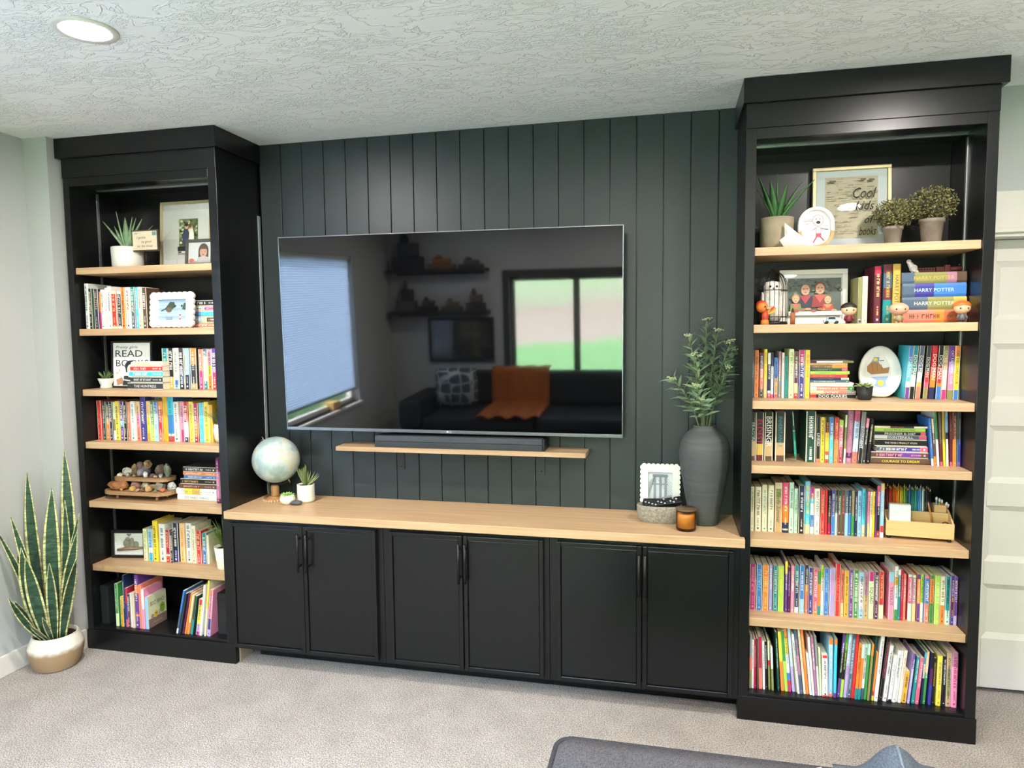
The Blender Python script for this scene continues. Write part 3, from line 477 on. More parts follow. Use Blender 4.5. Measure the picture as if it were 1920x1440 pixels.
# ================================================================== books
BOOKS = '''
@L2 up 1.5600 -0.2850
-1.9984 0.0217 0.2161 0;lightgrey;black;~
-1.9756 0.0166 0.1917 0;black;cream;~
-1.959 0.0154 0.1894 0;darkgreen;;
-1.9431 0.0233 0.1891 0;navy;tan;~
-1.9193 0.0121 0.1766 0;magenta.45,orange;;
-1.905 0.0186 0.1854 0;white;charcoal;~
-1.8853 0.0149 0.1931 0;white;pink;~
-1.8698 0.0205 0.2 0;white;slate;~
-1.848 0.0298 0.1767 0;cream.06,red.93,cream;peach;~
-1.8176 0.0247 0.176 0;cream.06,charcoal.93,cream;lightgrey;~
-1.7925 0.0226 0.1936 0;orange;black;~
-1.768 0.0262 0.193 0;white.3,cream.75,white;charcoal;~
-1.7411 0.0229 0.1941 0;slate.6,teal;white;~
-1.7175 0.0175 0.1926 0;cyan;white;~
-1.6994 0.019 0.1931 0;beige.2,cream;red;~
-1.679 0.0246 0.1881 0;brown;white;~
@L3 up 1.2724 -0.2450
-1.618 0.0305 0.193 0;gold.12,darkgreen.3,blue.65,teal;mint;~
-1.5864 0.0304 0.1937 0;gold.3,black;white;~
-1.554 0.0232 0.1936 0;lightblue.1,blue.22,white;charcoal;~
-1.5293 0.0314 0.1943 0;black.12,slate.5,charcoal;white;~
-1.4965 0.0254 0.1933 0;navy.35,lightblue;white;~
-1.4665 0.0329 0.1931 0;tan.14,charcoal.6,orange;white;~
-1.4225 0.0222 0.1877 0;magenta.45,coral;white;~
-1.3995 0.0214 0.191 0;teal.2,palegreen.8,slate;white;~
-1.3745 0.0221 0.1866 0;orange.35,yellow.6,pink;black;~
-1.3513 0.0279 0.1916 0;red.3,magenta.5,purple;white;~
@L4a up 1.0193 -0.2407
-2.005 0.0238 0.1932 0;red;coral;~
-1.9765 0.0163 0.1878 0;darkgreen;lightgrey;~
-1.9584 0.0207 0.188 0;orange.55,navy;cream;~
-1.9355 0.018 0.1883 0;navy;white;~
-1.9171 0.0148 0.1866 0;white.25,olive.55,palegreen;;
-1.9014 0.0219 0.1916 0;yellow;charcoal;~
-1.8768 0.0214 0.1909 0;purple.35,cyan.5,purple;white;~
-1.8527 0.02 0.1912 0;black;white;~
-1.8314 0.0175 0.1877 0;coral;peach;~
-1.8124 0.0272 0.1917 0;white;teal;~
-1.7826 0.0222 0.1911 0;coral.35,pink.7,peach;charcoal;~
-1.7573 0.0302 0.213 0;indigo;white;~
-1.7244 0.0207 0.1937 0;mustard.2,yellow.6,peach;orange;~
-1.7026 0.0209 0.1911 0;lime.4,green;white;~
-1.6813 0.02 0.1914 0;lightblue.7,blue;white;~
@L4b up 1.0193 -0.2361
-1.6659 0.0239 0.193 0;coral.2,red.8,orange;cream;~
-1.6411 0.029 0.2194 0;mustard;gold;~
-1.6109 0.0336 0.2141 0;red.12,white.18,blue.6,cyan;teal;~
-1.5756 0.0278 0.1922 0;white;charcoal;~
-1.5409 0.0188 0.1926 0;magenta.3,pink;purple;~
-1.5213 0.0247 0.1928 0;navy.12,paleblue.5,red;white;~
-1.4934 0.0244 0.1932 0;yellow;olive;~
-1.4674 0.0247 0.1861 0;crimson.15,orange.5,crimson;white;~
-1.4391 0.0269 0.1892 0;cyan;lightblue;~
-1.4101 0.0251 0.1942 0;yellow;olive;~
-1.3845 0.0184 0.1798 0;mustard;;
@L5u up 0.7314 -0.2400
-1.3586 0.0225 0.2161 0;plum.1,mauve.7,plum;pink;~
@L6a up 0.4181 -0.2174
-1.7997 0.0228 0.1596 0;cream.25,palegreen;tan;~
-1.772 0.0262 0.1601 0;cyan.25,white.42,lightblue;blue;~
-1.7434 0.0273 0.2024 0;yellow;charcoal;~
-1.7096 0.0371 0.1889 0;white;slate;~
-1.6713 0.0238 0.1605 0;red.2,white.25,crimson;peach;~
-1.6458 0.0154 0.1558 0;charcoal;white;~
@L6b up 0.4181 -0.2048
-1.6388 0.0308 0.1932 0;indigo.3,navy;white;~
-1.6034 0.0288 0.194 0;peach;orange;~
-1.5696 0.0339 0.1958 0;white;slate;~
-1.5346 0.0228 0.1865 0;cream;olive;~
-1.5088 0.027 0.1617 0;rose.2,red;peach;~
-1.4784 0.0244 0.1513 0;blue.6,teal;white;~
-1.4535 0.0126 0.1426 0;cream;;
@L7a up 0.1078 -0.2939
-1.9118 0.0174 0.2118 0;palegreen.3,green;mint;~
-1.8823 0.0174 0.1495 0;mustard;olive;~
-1.8645 0.0102 0.2574 0;navy;white;~
-1.8533 0.0125 0.1939 0;rose.2,indigo.6,crimson;;
-1.8395 0.014 0.1661 0;maroon.5,charcoal;white;~
-1.8251 0.0084 0.1716 0;white;;
-1.8154 0.0152 0.1746 0;beige;;
-1.7977 0.0232 0.2665 0;purple.1,purple.22,orange.26,purple.65,orange.8,purple;white;~
-1.772 0.0146 0.2176 0;coral;;
-1.7567 0.0136 0.1967 0;pink.5,white;;
@L7b up 0.1078 -0.3064
-1.5605 0.0096 0.2174 0.21;white.12,slate.5,blue;;
-1.5451 0.0081 0.2047 0.24;charcoal;;
-1.5287 0.0088 0.2104 0.237;plum;;
-1.5166 0.01 0.2059 0.223;orange;;
-1.5037 0.0124 0.1967 0.202;orange.3,peach;white;~
-1.4838 0.0118 0.192 0.209;teal.4,darkgreen;;
-1.4548 0.0196 0.177 0.121;magenta.1,lilac.32,yellow.85,red;charcoal;~
-1.4332 0.0107 0.2464 0.123;white;grey;~
-1.4092 0.0095 0.2719 0.12;cream.5,yellow;;
-1.3948 0.0178 0.2273 0.117;lilac.15,indigo.38,pink.9,coral;plum;~
@R2 up 1.5418 -0.2200
1.417 0.0134 0.1745 0;olive;;
1.431 0.019 0.1768 0;cream;tan;~
1.472 0.024 0.2131 0;plum.1,maroon.85,crimson;peach;~
1.5039 0.0296 0.2192 0;teal.4,maroon.6,slate.85,maroon;gold;~
1.536 0.0262 0.2199 0;gold;charcoal;HARRY POTTER
@R3a up 1.2539 -0.1850
1.046 0.0066 0.2038 0;slate;white;~
1.0546 0.0164 0.1885 0;orange;brown;~
1.0743 0.0139 0.1771 0;charcoal.2,coral.65,plum;white;~
1.0902 0.0122 0.1923 0;peach.4,yellow;olive;~
1.1047 0.0114 0.177 0;rose.1,white.16,navy.75,white;white;~
1.1169 0.0099 0.1778 0;rose.08,white.7,navy;slate;~
1.1291 0.014 0.1585 0;rose.08,tan.5,blue;navy;~
1.1447 0.0101 0.1824 0;grey.5,mauve;white;~
1.1564 0.0098 0.1784 0;white;tan;~
1.1677 0.0124 0.164 0;teal;darkgreen;~
1.182 0.0191 0.1926 0;palegreen;olive;~
1.2023 0.0153 0.1838 0;red.1,peach.32,plum.6,brown;white;~
1.2196 0.0217 0.1885 0;indigo.7,magenta;white;~
1.2427 0.0173 0.1884 0;yellow;orange;~
@R3b up 1.2539 -0.1780
1.5986 0.0154 0.2031 0.056;purple.22,white.33,cyan.7,blue;white;DOG MAN
1.6148 0.0183 0.2032 0.075;black.23,cream.32,mint.45,teal;white;DOG MAN
1.6361 0.0175 0.203 0.071;coral.23,gold.32,paleblue.5,slate;white;DOG MAN
1.6631 0.0153 0.2018 0.045;olive.21,rose.32,red.5,charcoal;white;DOG MAN
1.683 0.0196 0.2024 0.041;navy.22,orange.45,coral.6,red;white;DOG MAN
1.7055 0.018 0.2023 0.039;blue.24,orange.3,red.6,black;white;DOG MAN
1.725 0.0167 0.2021 0.032;magenta.18,cream.55,tan.8,olive;white;CAT KID COMIC CLUB
1.7459 0.0194 0.202 0.024;olive.17,pink.5,lilac.7,purple;white;CAT KID COMIC CLUB
1.7695 0.0183 0.2018 0;blue.18,yellow.8,orange;charcoal;CAT KID COMIC CLUB
@R4a up 1.0060 -0.2120
1.0411 0.0175 0.1918 0;brown.1,tan.4,black;mint;ERAGON
1.0592 0.0309 0.1929 0;maroon.12,gold.35,black;crimson;ELDEST
1.0928 0.0322 0.1942 0;brown.1,tan.4,black;white;BRISINGR
1.1323 0.038 0.1956 0;brown.12,tan.38,charcoal;teal;INHERITANCE
1.2451 0.0367 0.1997 0;darkgreen;white;~
1.2836 0.0145 0.1789 0;coral.08,black;white;LINKED
@R4b up 1.0060 -0.2120
1.2993 0.0147 0.1768 0;yellow;charcoal;~
1.3159 0.0135 0.1778 0;red.08,palegreen.17,red.25,yellow.66,black;orange;~
1.3306 0.0142 0.1797 0;cyan.6,blue;white;~
1.3477 0.0146 0.1768 0;orange.5,red;peach;~
1.3638 0.015 0.1669 0.023;crimson.3,rose.85,lime;white;~
1.3817 0.0075 0.1869 0.022;white.3,olive.75,palegreen;;
1.3899 0.0211 0.2036 0.025;mauve.1,plum.2,mauve;pink;~
1.4124 0.0187 0.204 0.035;coral.22,paleblue.8,rose;slate;~
1.433 0.0153 0.2002 0.072;black.3,slate.7,grey;white;DIVERGENT
1.4491 0.0112 0.1746 0.076;charcoal.8,pink;white;~
1.4633 0.0108 0.1726 0.086;black;cream;~
@R4c up 1.0060 -0.2120
1.6888 0.0078 0.1808 -0.097;white.15,blue;lightblue;~
1.6972 0.0078 0.1792 -0.095;orange.2,brown.7,beige;white;~
1.7068 0.0087 0.2042 -0.073;white.5,green;slate;~
1.7173 0.009 0.2043 -0.064;rose.08,maroon.5,brown;grey;~
1.7285 0.0082 0.2044 -0.055;yellow.5,gold;olive;~
1.7394 0.0089 0.2045 -0.053;white.5,black.62,lightblue;slate;~
1.7508 0.0086 0.2046 -0.038;rose.08,maroon;grey;~
1.7605 0.0123 0.2047 -0.031;orange.5,maroon;peach;~
1.7736 0.0068 0.2049 -0.022;teal.5,brown;;
1.7835 0.0108 0.2051 0;purple.1,indigo.5,charcoal;grey;~
@R5a up 0.7182 -0.2000
1.0446 0.0152 0.18 0;cream;olive;~
1.0633 0.0236 0.1799 0;cream;maroon;~
1.0901 0.0195 0.1881 0;cream;teal;~
1.1128 0.0219 0.1881 0;cream;slate;~
1.1377 0.0275 0.1998 0;tan.7,olive.88,beige;darkgreen;Firefly Summer
1.1664 0.0231 0.2018 0;navy.05,peach.08,navy.2,orange.55,rose;white;~
1.1911 0.0175 0.2028 0;mint;slate;~
1.2103 0.014 0.1787 0;mint;green;~
1.2252 0.0238 0.1908 0;black.3,charcoal.45,navy;white;~
1.2495 0.0197 0.2104 0;beige.18,cyan.6,lightblue;yellow;~
1.2696 0.0145 0.1873 0;paleblue.15,blue.4,white.65,cyan.75,red.85,magenta;white;~
@R5b up 0.7182 -0.2000
1.2847 0.0204 0.1821 0;white;olive;~
1.3074 0.0145 0.1784 0;red;peach;~
1.3236 0.0091 0.1782 0;red;;
1.3344 0.0103 0.1768 0;crimson.25,brown.6,black;lightgrey;~
1.3471 0.0133 0.1773 0;blue.45,indigo;lightgrey;~
1.3607 0.0077 0.1779 0;mint.5,charcoal;lightgrey;~
1.3697 0.0127 0.1783 0;brown.5,darkgreen;cream;~
1.3831 0.0119 0.1788 0;brown;coral;~
1.3957 0.0118 0.1793 0;lightblue.5,slate;white;~
1.408 0.0103 0.1798 0;blue.5,navy;white;~
1.4188 0.0108 0.1803 0;green.5,olive;pink;~
1.4306 0.0085 0.1762 0;navy;white;~
1.4407 0.0141 0.1794 0;lightblue;indigo;~
1.4563 0.0116 0.1873 0;beige.25,cyan;navy;~
1.4681 0.0071 0.1805 0;slate;;
1.476 0.0076 0.1781 0;peach.3,pink;brown;~
1.4851 0.0089 0.1776 0;cream;charcoal;~
1.4943 0.0074 0.1789 0;mustard.1,yellow;charcoal;~
1.504 0.0051 0.1802 0;purple;;
1.5097 0.0113 0.2021 0;red.12,black.6,rose;white;~
1.5213 0.0131 0.2116 0;white.1,red.22,lightblue.85,peach;white;~
@R6a up 0.4047 -0.2257
1.0447 0.0233 0.1855 0;magenta;pink;~
1.0697 0.022 0.1853 0;blue;lightblue;~
1.0932 0.0229 0.185 0;orange;peach;~
1.1184 0.0126 0.1857 0;lavender;white;~
1.1332 0.016 0.1848 0;teal;mint;~
1.1515 0.022 0.1851 0;lime;yellow;~
1.1766 0.0099 0.2073 0;purple.75,yellow;white;~
1.1872 0.0105 0.1828 0;plum;lilac;~
1.1993 0.0127 0.1882 0;pink;white;~
1.2137 0.0158 0.1892 0;white.12,navy.65,teal;white;~
1.2309 0.0183 0.1931 0;lightblue.3,blue;white;~
1.2516 0.0121 0.1945 0;coral.4,orange.6,navy;cream;~
@R6b up 0.4047 -0.2299
1.2636 0.0162 0.1855 0;indigo;white;~
1.2812 0.0165 0.1827 0;orange.1,rose;white;~
1.2984 0.0095 0.1769 0;teal.2,orange.7,green;;
1.3086 0.0104 0.1996 0;mint.2,white.75,lime;charcoal;~
1.3197 0.0193 0.1863 0;blue;lightblue;~
1.3405 0.0199 0.1907 0;lavender;pink;~
1.3613 0.0184 0.208 0;red;coral;CLASS ACT
1.3803 0.0112 0.1835 0;peach.3,coral;charcoal;~
1.3931 0.0164 0.1843 0;mustard;brown;~
1.4102 0.0145 0.1895 0;purple;white;~
1.4254 0.0198 0.1875 0;green;white;~
1.446 0.0162 0.182 0;lightblue.2,white.8,lightblue;plum;~
1.4629 0.0162 0.1832 0;tan.5,mauve;brown;~
1.4807 0.0188 0.1854 0;palegreen.8,magenta;black;SQUAD
1.501 0.0143 0.1858 0;plum;white;~
@R6c up 0.4047 -0.2233
1.5185 0.0179 0.1852 0;cream.3,red;peach;~
1.5532 0.0178 0.1865 0;pink.8,lightblue;plum;TRYOUT
1.5722 0.012 0.2122 0;green.2,white.65,mustard.8,white;charcoal;~
1.5847 0.0091 0.1988 0;teal.9,white;white;~
1.5943 0.0083 0.1975 0;crimson;pink;~
1.6033 0.009 0.1819 0;coral;white;~
1.6201 0.0142 0.181 0;mint.38,rose.95,mint;white;~
1.6348 0.0129 0.18 0;peach.38,mauve.95,palegreen;white;~
1.651 0.0116 0.1852 0;purple.38,orange.9,purple;white;~
1.6633 0.0104 0.186 0;cream.4,lime;charcoal;~
@R6d up 0.4047 -0.2334
1.6732 0.0152 0.1852 0;coral.42,blue.95,coral;white;~
1.6921 0.0143 0.1856 0;green.42,orange.93,green;brown;~
1.7078 0.0179 0.1886 0;lime;palegreen;~
1.7273 0.017 0.1852 0;orange.4,cream;brown;~
1.7446 0.0169 0.1864 0;mint.3,teal;navy;~
1.762 0.0138 0.1905 0;indigo.2,plum.6,indigo;peach;~
1.7764 0.0121 0.1857 0;lilac.2,purple;white;~
@R7a up 0.1078 -0.2839
1.0406 0.0102 0.2153 0;olive.35,coral.6,grey;;
1.0512 0.0074 0.1962 0;white;charcoal;~
1.059 0.0086 0.199 0;crimson;pink;~
1.0697 0.0078 0.204 -0.035;brown;;
1.0784 0.0132 0.2111 -0.036;coral.4,crimson;;
1.0932 0.0089 0.1957 -0.03;white;grey;~
1.1032 0.0073 0.1945 -0.032;black;white;~
1.1145 0.0077 0.1976 -0.035;olive.5,red.6,palegreen;;
1.1257 0.0085 0.1758 -0.024;olive.5,cream.6,white;;
1.148 0.0084 0.2337 -0.073;darkgreen;mint;~
1.1614 0.0122 0.239 -0.082;orange.5,yellow;;
1.1748 0.0118 0.2444 -0.079;lime.5,green;;
1.1874 0.0114 0.2527 -0.085;magenta.1,red.18,blue.3,white.6,yellow.85,orange;charcoal;~
1.2027 0.011 0.2551 -0.089;lilac.4,paleblue;;
1.2145 0.0072 0.1837 -0.106;olive;;
@R7b up 0.1078 -0.2931
1.2198 0.0086 0.2377 -0.11;white;black;~
1.2289 0.0109 0.255 -0.114;slate.3,mauve.6,slate;pink;~
1.2425 0.0088 0.2572 -0.107;cream;tan;~
1.2519 0.0105 0.258 -0.103;orange;peach;~
1.2641 0.0088 0.1655 -0.099;white;;
1.2737 0.0086 0.2322 -0.106;white;;
1.2827 0.01 0.233 -0.099;mauve;white;~
1.2931 0.0074 0.2339 -0.085;white.5,grey;;
1.301 0.0071 0.1876 -0.058;palegreen;;
1.3092 0.0208 0.1646 0;red.04,white.93,red;charcoal;~
1.3315 0.0152 0.2304 0;coral.06,lightblue.9,orange;white;~
1.3489 0.0104 0.2322 0;purple.08,cyan.9,orange;;
@R7c up 0.1078 -0.2891
1.3619 0.01 0.2536 0.075;purple.3,black.7,purple;white;~
1.3728 0.0114 0.2543 0.069;lime.28,black.75,green;lime;~
1.3857 0.0117 0.2536 0.062;lilac.5,paleblue;mauve;~
1.3982 0.0136 0.2544 0.053;slate;paleblue;~
1.4132 0.0102 0.2544 0.057;red;;
1.4243 0.0102 0.2183 0.06;teal.2,orange;brown;~
1.4353 0.0102 0.2192 0.054;teal.2,orange.75,mint;;
1.4466 0.0102 0.2202 0.052;slate.2,white.7,mint;charcoal;~
1.4577 0.0099 0.2212 0.051;green.8,mint;;
1.4687 0.0082 0.2221 0.047;olive.8,orange;;
1.478 0.0055 0.2572 0.059;darkgreen;;
1.484 0.0076 0.1905 0.079;yellow.1,red.2,orange;;
1.4925 0.0133 0.2567 0.087;white;brown;~
@R7d up 0.1078 -0.2836
1.5113 0.012 0.2502 0.085;black;rose;~
1.5244 0.0136 0.2212 0.102;white;charcoal;~
1.5429 0.013 0.1825 0.097;black.05,white;grey;~
1.557 0.0113 0.2048 0.077;white;black;~
1.5695 0.0065 0.2044 0.076;white;;
1.5768 0.0113 0.2059 0.096;cream;rose;~
1.589 0.0171 0.1253 0.109;mustard;maroon;~
1.6097 0.0083 0.1974 0.072;lilac.7,purple;white;~
1.6245 0.0112 0.1837 0.079;teal;white;~
1.6368 0.0123 0.1819 0.079;rose;white;~
@R7e up 0.1078 -0.2785
1.6561 0.0069 0.2006 0.048;navy.5,white.78,cyan;charcoal;~
1.6641 0.0096 0.2052 0.071;green.6,peach;white;~
1.6817 0.0104 0.2028 0.038;indigo.4,plum.7,black;;
1.6934 0.0095 0.1825 0.032;black;gold;~
1.7082 0.0169 0.1941 0;yellow;olive;~
1.7289 0.0111 0.1927 0;black;white;~
1.742 0.0158 0.2076 0;tan.2,olive.7,tan;charcoal;~
1.7583 0.021 0.2092 0;pink.75,mauve;crimson;~
@L2s st 1.5600 -0.2300
-1.4411 0.1105 0.0284;charcoal;white;~
-1.4445 0.1126 0.0232;white.5,pink;charcoal;~
-1.4437 0.1106 0.0272;blue.3,cyan;lightblue;~
-1.443 0.1086 0.0256;lightblue.35,palegreen.6,brown;white;~
-1.4495 0.1139 0.0247;coral.8,orange;white;~
@L3s st 1.2724 -0.2920
-1.7502 0.1712 0.0204;cream;tan;~
-1.7557 0.1756 0.0235;red;white;~
-1.7626 0.1843 0.0263;cyan;white;~
-1.7566 0.1769 0.0277;charcoal;lightgrey;~
-1.7768 0.1954 0.0334;charcoal;white;THE HUNTRESS
@L5s st 0.7314 -0.2150
-1.5577 0.1819 0.0254;charcoal.5,brown.55,charcoal;white;~
-1.5567 0.1809 0.0151;orange;white;~
-1.5535 0.1779 0.0169;blue;white;~
-1.5732 0.1966 0.0277;black;tan;~
-1.5838 0.205 0.0213;brown;pink;~
-1.5997 0.2207 0.0298;white.2,yellow.4,mustard.6,white;grey;~
-1.594 0.2156 0.0282;white;charcoal;DO HARD THINGS
@R2s st 1.5418 -0.2200
1.5641 0.2154 0.0403;slate.2,olive.7,mauve.85,brown;gold;HARRY POTTER
1.5678 0.2124 0.0503;slate.2,indigo.5,blue;paleblue;HARRY POTTER
1.5684 0.2142 0.0471;slate.4,olive.8,gold;cream;HARRY POTTER
1.5715 0.2128 0.049;coral.5,orange.65,terracotta;brown;~
@R3s st 1.2539 -0.1850
1.2597 0.1561 0.0082;plum.15,white.75,olive;;
1.2598 0.1351 0.0082;tan;brown;~
1.26 0.1343 0.0127;brown.6,orange;gold;~
1.2603 0.1343 0.011;darkgreen.85,rose;grey;~
1.2605 0.1415 0.0122;lime;green;~
1.2607 0.1347 0.0133;red;orange;~
1.261 0.14 0.009;navy.8,palegreen;grey;~
1.2611 0.141 0.0096;slate;white;~
1.2613 0.1566 0.0075;palegreen.5,cream;;
1.2615 0.1535 0.0078;white;;
1.2617 0.1579 0.0166;white.15,coral.85,green;white;~
1.262 0.1648 0.0122;peach.3,coral.8,grey;white;~
1.2623 0.1644 0.018;red.13,black;white;DOG DIARIES
@R4s st 1.0060 -0.2000
1.492 0.1831 0.0081;cream.3,charcoal.75,cream;orange;~
1.4924 0.1762 0.014;lime;charcoal;ESCAPE FROM ALCATRAZ
1.4927 0.1763 0.0134;black.9,rose;white;PRISONER B-3087
1.4931 0.1806 0.0149;lightgrey.25,slate.85,rose;white;WINTERKILL
1.4937 0.1807 0.0277;black;cream;THE WAR I FINALLY WON
1.5011 0.1769 0.0209;slate.3,indigo.85,rose;white;~
1.4825 0.1997 0.0247;brown.2,plum.5,purple.85,brown;pink;~
1.4806 0.2092 0.0227;brown;yellow;COURAGE TO DREAM
'''
def nice(c): return {'lightgrey': 'light grey', 'lightblue': 'light blue', 'paleblue': 'pale blue', 'palegreen': 'pale green', 'darkgreen': 'dark green'}.get(c, c)
def parse_bands(s):
    out = []; a = 0.0
    for q in s.split(','):
        if '.' in q: c, b = q.split('.'); b = float('0.'+b)
        else: c, b = q, 1.0
        out.append((a, b, c)); a = b
    return out
def book_parts(root, w, h, dep, bands, tcol, title, rnd, lying=False):
    hard = h > 0.2 and w > 0.018
    ct = 0.0024 if hard else 0.0007
    main = max(bands, key=lambda b: b[1]-b[0])[2]
    rr = min(w*0.22, 0.004)
    prof = [(0, dep), (0, rr), (w*0.2, 0), (w*0.8, 0), (w, rr), (w, dep)]
    inn = [(ct, dep), (ct, rr+ct), (w*0.22, ct*1.3), (w*0.78, ct*1.3), (w-ct, rr+ct), (w-ct, dep)]
    zs = [0.0]+[b[1]*h for b in bands]
    m = MB(); n = 6
    vs = [(x, y, z) for z in zs for x, y in prof]
    for k, b in enumerate(bands):
        col = lin(b[2]); mc = lin(main); o = k*n
        for i in range(5): m.add([vs[o+i], vs[o+i+1], vs[o+n+i+1], vs[o+n+i]], [(0, 1, 2, 3)], col if i in (1, 2, 3) else mc)
    mc = lin(main)
    a = [(x, y, 0) for x, y in prof]; b = [(x, y, 0) for x, y in inn]; c = [(x, y, h) for x, y in prof]; d = [(x, y, h) for x, y in inn]
    for i in range(5):
        m.add([a[i], b[i], b[i+1], a[i+1]], [(0, 1, 2, 3)], mc); m.add([c[i], c[i+1], d[i+1], d[i]], [(0, 1, 2, 3)], mc); m.add([b[i], d[i], d[i+1], b[i+1]], [(0, 1, 2, 3)], mc)
    for i in (0, 5): m.add([a[i], c[i], d[i], b[i]], [(0, 1, 2, 3)], mc)
    m.build('cover', PRINT, root)
    g = 0.003 if hard else 0.0006
    MB().box(ct, w-ct, ct*1.4+0.0005, dep-g, g, h-g).build('page_block', PAGES, root)
    if title:
        p = MB(); y = -0.0004; tc = lin(tcol)
        avail = w*0.62
        if title == '~':
            z = h*rnd.uniform(0.86, 0.94); end = h*rnd.uniform(0.36, 0.5); lw = min(avail*rnd.uniform(0.6, 0.9), 0.016); x0 = w/2-lw/2
            def strip(z, end, x0, lw):
                while z > end:
                    cw = lw*rnd.uniform(0.45, 0.7); st = cw*0.3
                    q = rnd.random()
                    def quad(xa, xb, za, zb): p.add([(xa, y, za), (xb, y, za), (xb, y, zb), (xa, y, zb)], [(0, 1, 2, 3)], tc)
                    quad(x0, x0+lw, z-st, z)
                    if q < 0.55: quad(x0, x0+lw, z-cw, z-cw+st)
                    if q < 0.75: quad(x0+lw*rnd.choice((0, 0.4, 0.75)), x0+lw*rnd.choice((0.25, 0.65, 1.0)), z-cw+st, z-st) if False else quad(x0+lw*0.4, x0+lw*0.62, z-cw+st, z-st)
                    else: quad(x0+lw*0.75, x0+lw, z-cw, z-st)
                    z -= cw*(1.35 if rnd.random() > 0.16 else 2.0)
            strip(z, end, x0, lw)
            if w > 0.013: strip(h*0.30, h*0.14, w/2-lw*0.28, lw*0.56)
            p.add([(w*0.36, y, h*0.05), (w*0.64, y, h*0.05), (w*0.64, y, h*0.05+w*0.3), (w*0.36, y, h*0.05+w*0.3)], [(0, 1, 2, 3)], tc)
        else:
            vs, fs, tw = text_mesh(title, 0.25 if 'Fire' in title else 0.0)
            L = h*(0.62 if len(title) > 7 else 0.5); k = min(L/tw, avail/0.72*1.25); kk = min(k, avail/0.72)
            zt_ = h*0.5+tw*k/2+(0.1*h if 'MAN' in title or 'KID' in title or title in ('ERAGON', 'ELDEST', 'BRISINGR', 'INHERITANCE') else 0)
            p.add([(w/2-0.35*kk+b*kk, y, zt_-a*k) for a, b in vs], fs, tc)
        if p.v: p.build('title', PRINT, root)
rnd = random.Random(11)
SHELFNAME = {'L2': "left bookcase's second shelf", 'L3': "left bookcase's third shelf", 'L4': "left bookcase's fourth shelf", 'L5': "left bookcase's fifth shelf", 'L6': "left bookcase's sixth shelf", 'L7': "left bookcase's floor level",
             'R2': "right bookcase's second shelf", 'R3': "right bookcase's third shelf", 'R4': "right bookcase's fourth shelf", 'R5': "right bookcase's fifth shelf", 'R6': "right bookcase's sixth shelf", 'R7': "right bookcase's floor level"}
cnt = {}; blocks = BOOKS.strip().split('@')[1:]
for bl in blocks:
    lines = bl.strip().split('\n'); rid, kind, z0, yf = lines[0].split(); z0 = float(z0); yf = float(yf); sid = rid[:2]
    lo, hi = (-2.0098, -1.2742) if rid[0] == 'L' else (1.0336, 1.7858)
    if kind == 'up':
        leans = [float(q.split(';')[0].split()[3]) for q in lines[1:]]
        for _ in range(3): leans = [sum(leans[max(0, i-1):i+2])/len(leans[max(0, i-1):i+2]) if any(leans) else 0.0 for i in range(len(leans))]
        for qi, ln in enumerate(lines[1:]):
            nm, bs, tc, ti = ln.split(';'); x, w, h, le = map(float, nm.split()); le = leans[qi] if abs(leans[qi]) > 0.004 else 0.0
            x = max(lo, min(x, hi-w-max(0.0, h*math.sin(le))))
            cnt[sid] = cnt.get(sid, 0)+1
            bands = parse_bands(bs); cols = []
            for q in sorted(bands, key=lambda b: b[0]-b[1]):
                if q[2] not in cols: cols.append(q[2])
            look = nice(cols[0]) + ((' and '+nice(cols[1])) if len(cols) > 1 else '')
            lab = '%s book, %s upright from left, %s' % (look, nth(cnt[sid]), SHELFNAME[sid])
            dz = w*math.sin(le) if le > 0 else 0.0
            root = thing('book', lab, 'book', (x, yf+rnd.uniform(-0.003, 0.003), z0+dz+0.0003), 0, 'upright books on the '+SHELFNAME[sid])
            root.rotation_euler = (0, le, 0)
            dep = min(-0.02-yf, max(0.1, h*rnd.uniform(0.62, 0.7)))
            book_parts(root, w-0.0004, h, dep, bands, tc or 'white', ti, rnd)
    else:
        z = z0; ent = list(reversed(lines[1:])); N = len(ent)
        for k, ln in enumerate(ent):
            nm, bs, tc, ti = ln.split(';'); x, L, tk = map(float, nm.split()); x = max(lo, min(x, hi-L))
            bands = parse_bands(bs); bands = [(1-b, 1-a, c) for a, b, c in reversed(bands)]
            cols = []
            for q in sorted(bands, key=lambda b: b[0]-b[1]):
                if q[2] not in cols: cols.append(q[2])
            look = nice(cols[0]) + ((' and '+nice(cols[1])) if len(cols) > 1 else '')
            lab = '%s book, %s from top of the stack on %s' % (look, nth(N-k), SHELFNAME[sid])
            root = thing('book', lab, 'book', (x+L, yf+rnd.uniform(-0.002, 0.002), z+0.0002), 0, 'stacked books on the '+SHELFNAME[sid])
            root.rotation_euler = (0, R(-90), 0)
            book_parts(root, tk-0.0004, L, 0.074 if rid == 'L3s' else min(-0.02-yf, 0.15 if L > 0.15 else 0.125), bands, tc or 'white', ti, rnd, True)
            z += tk
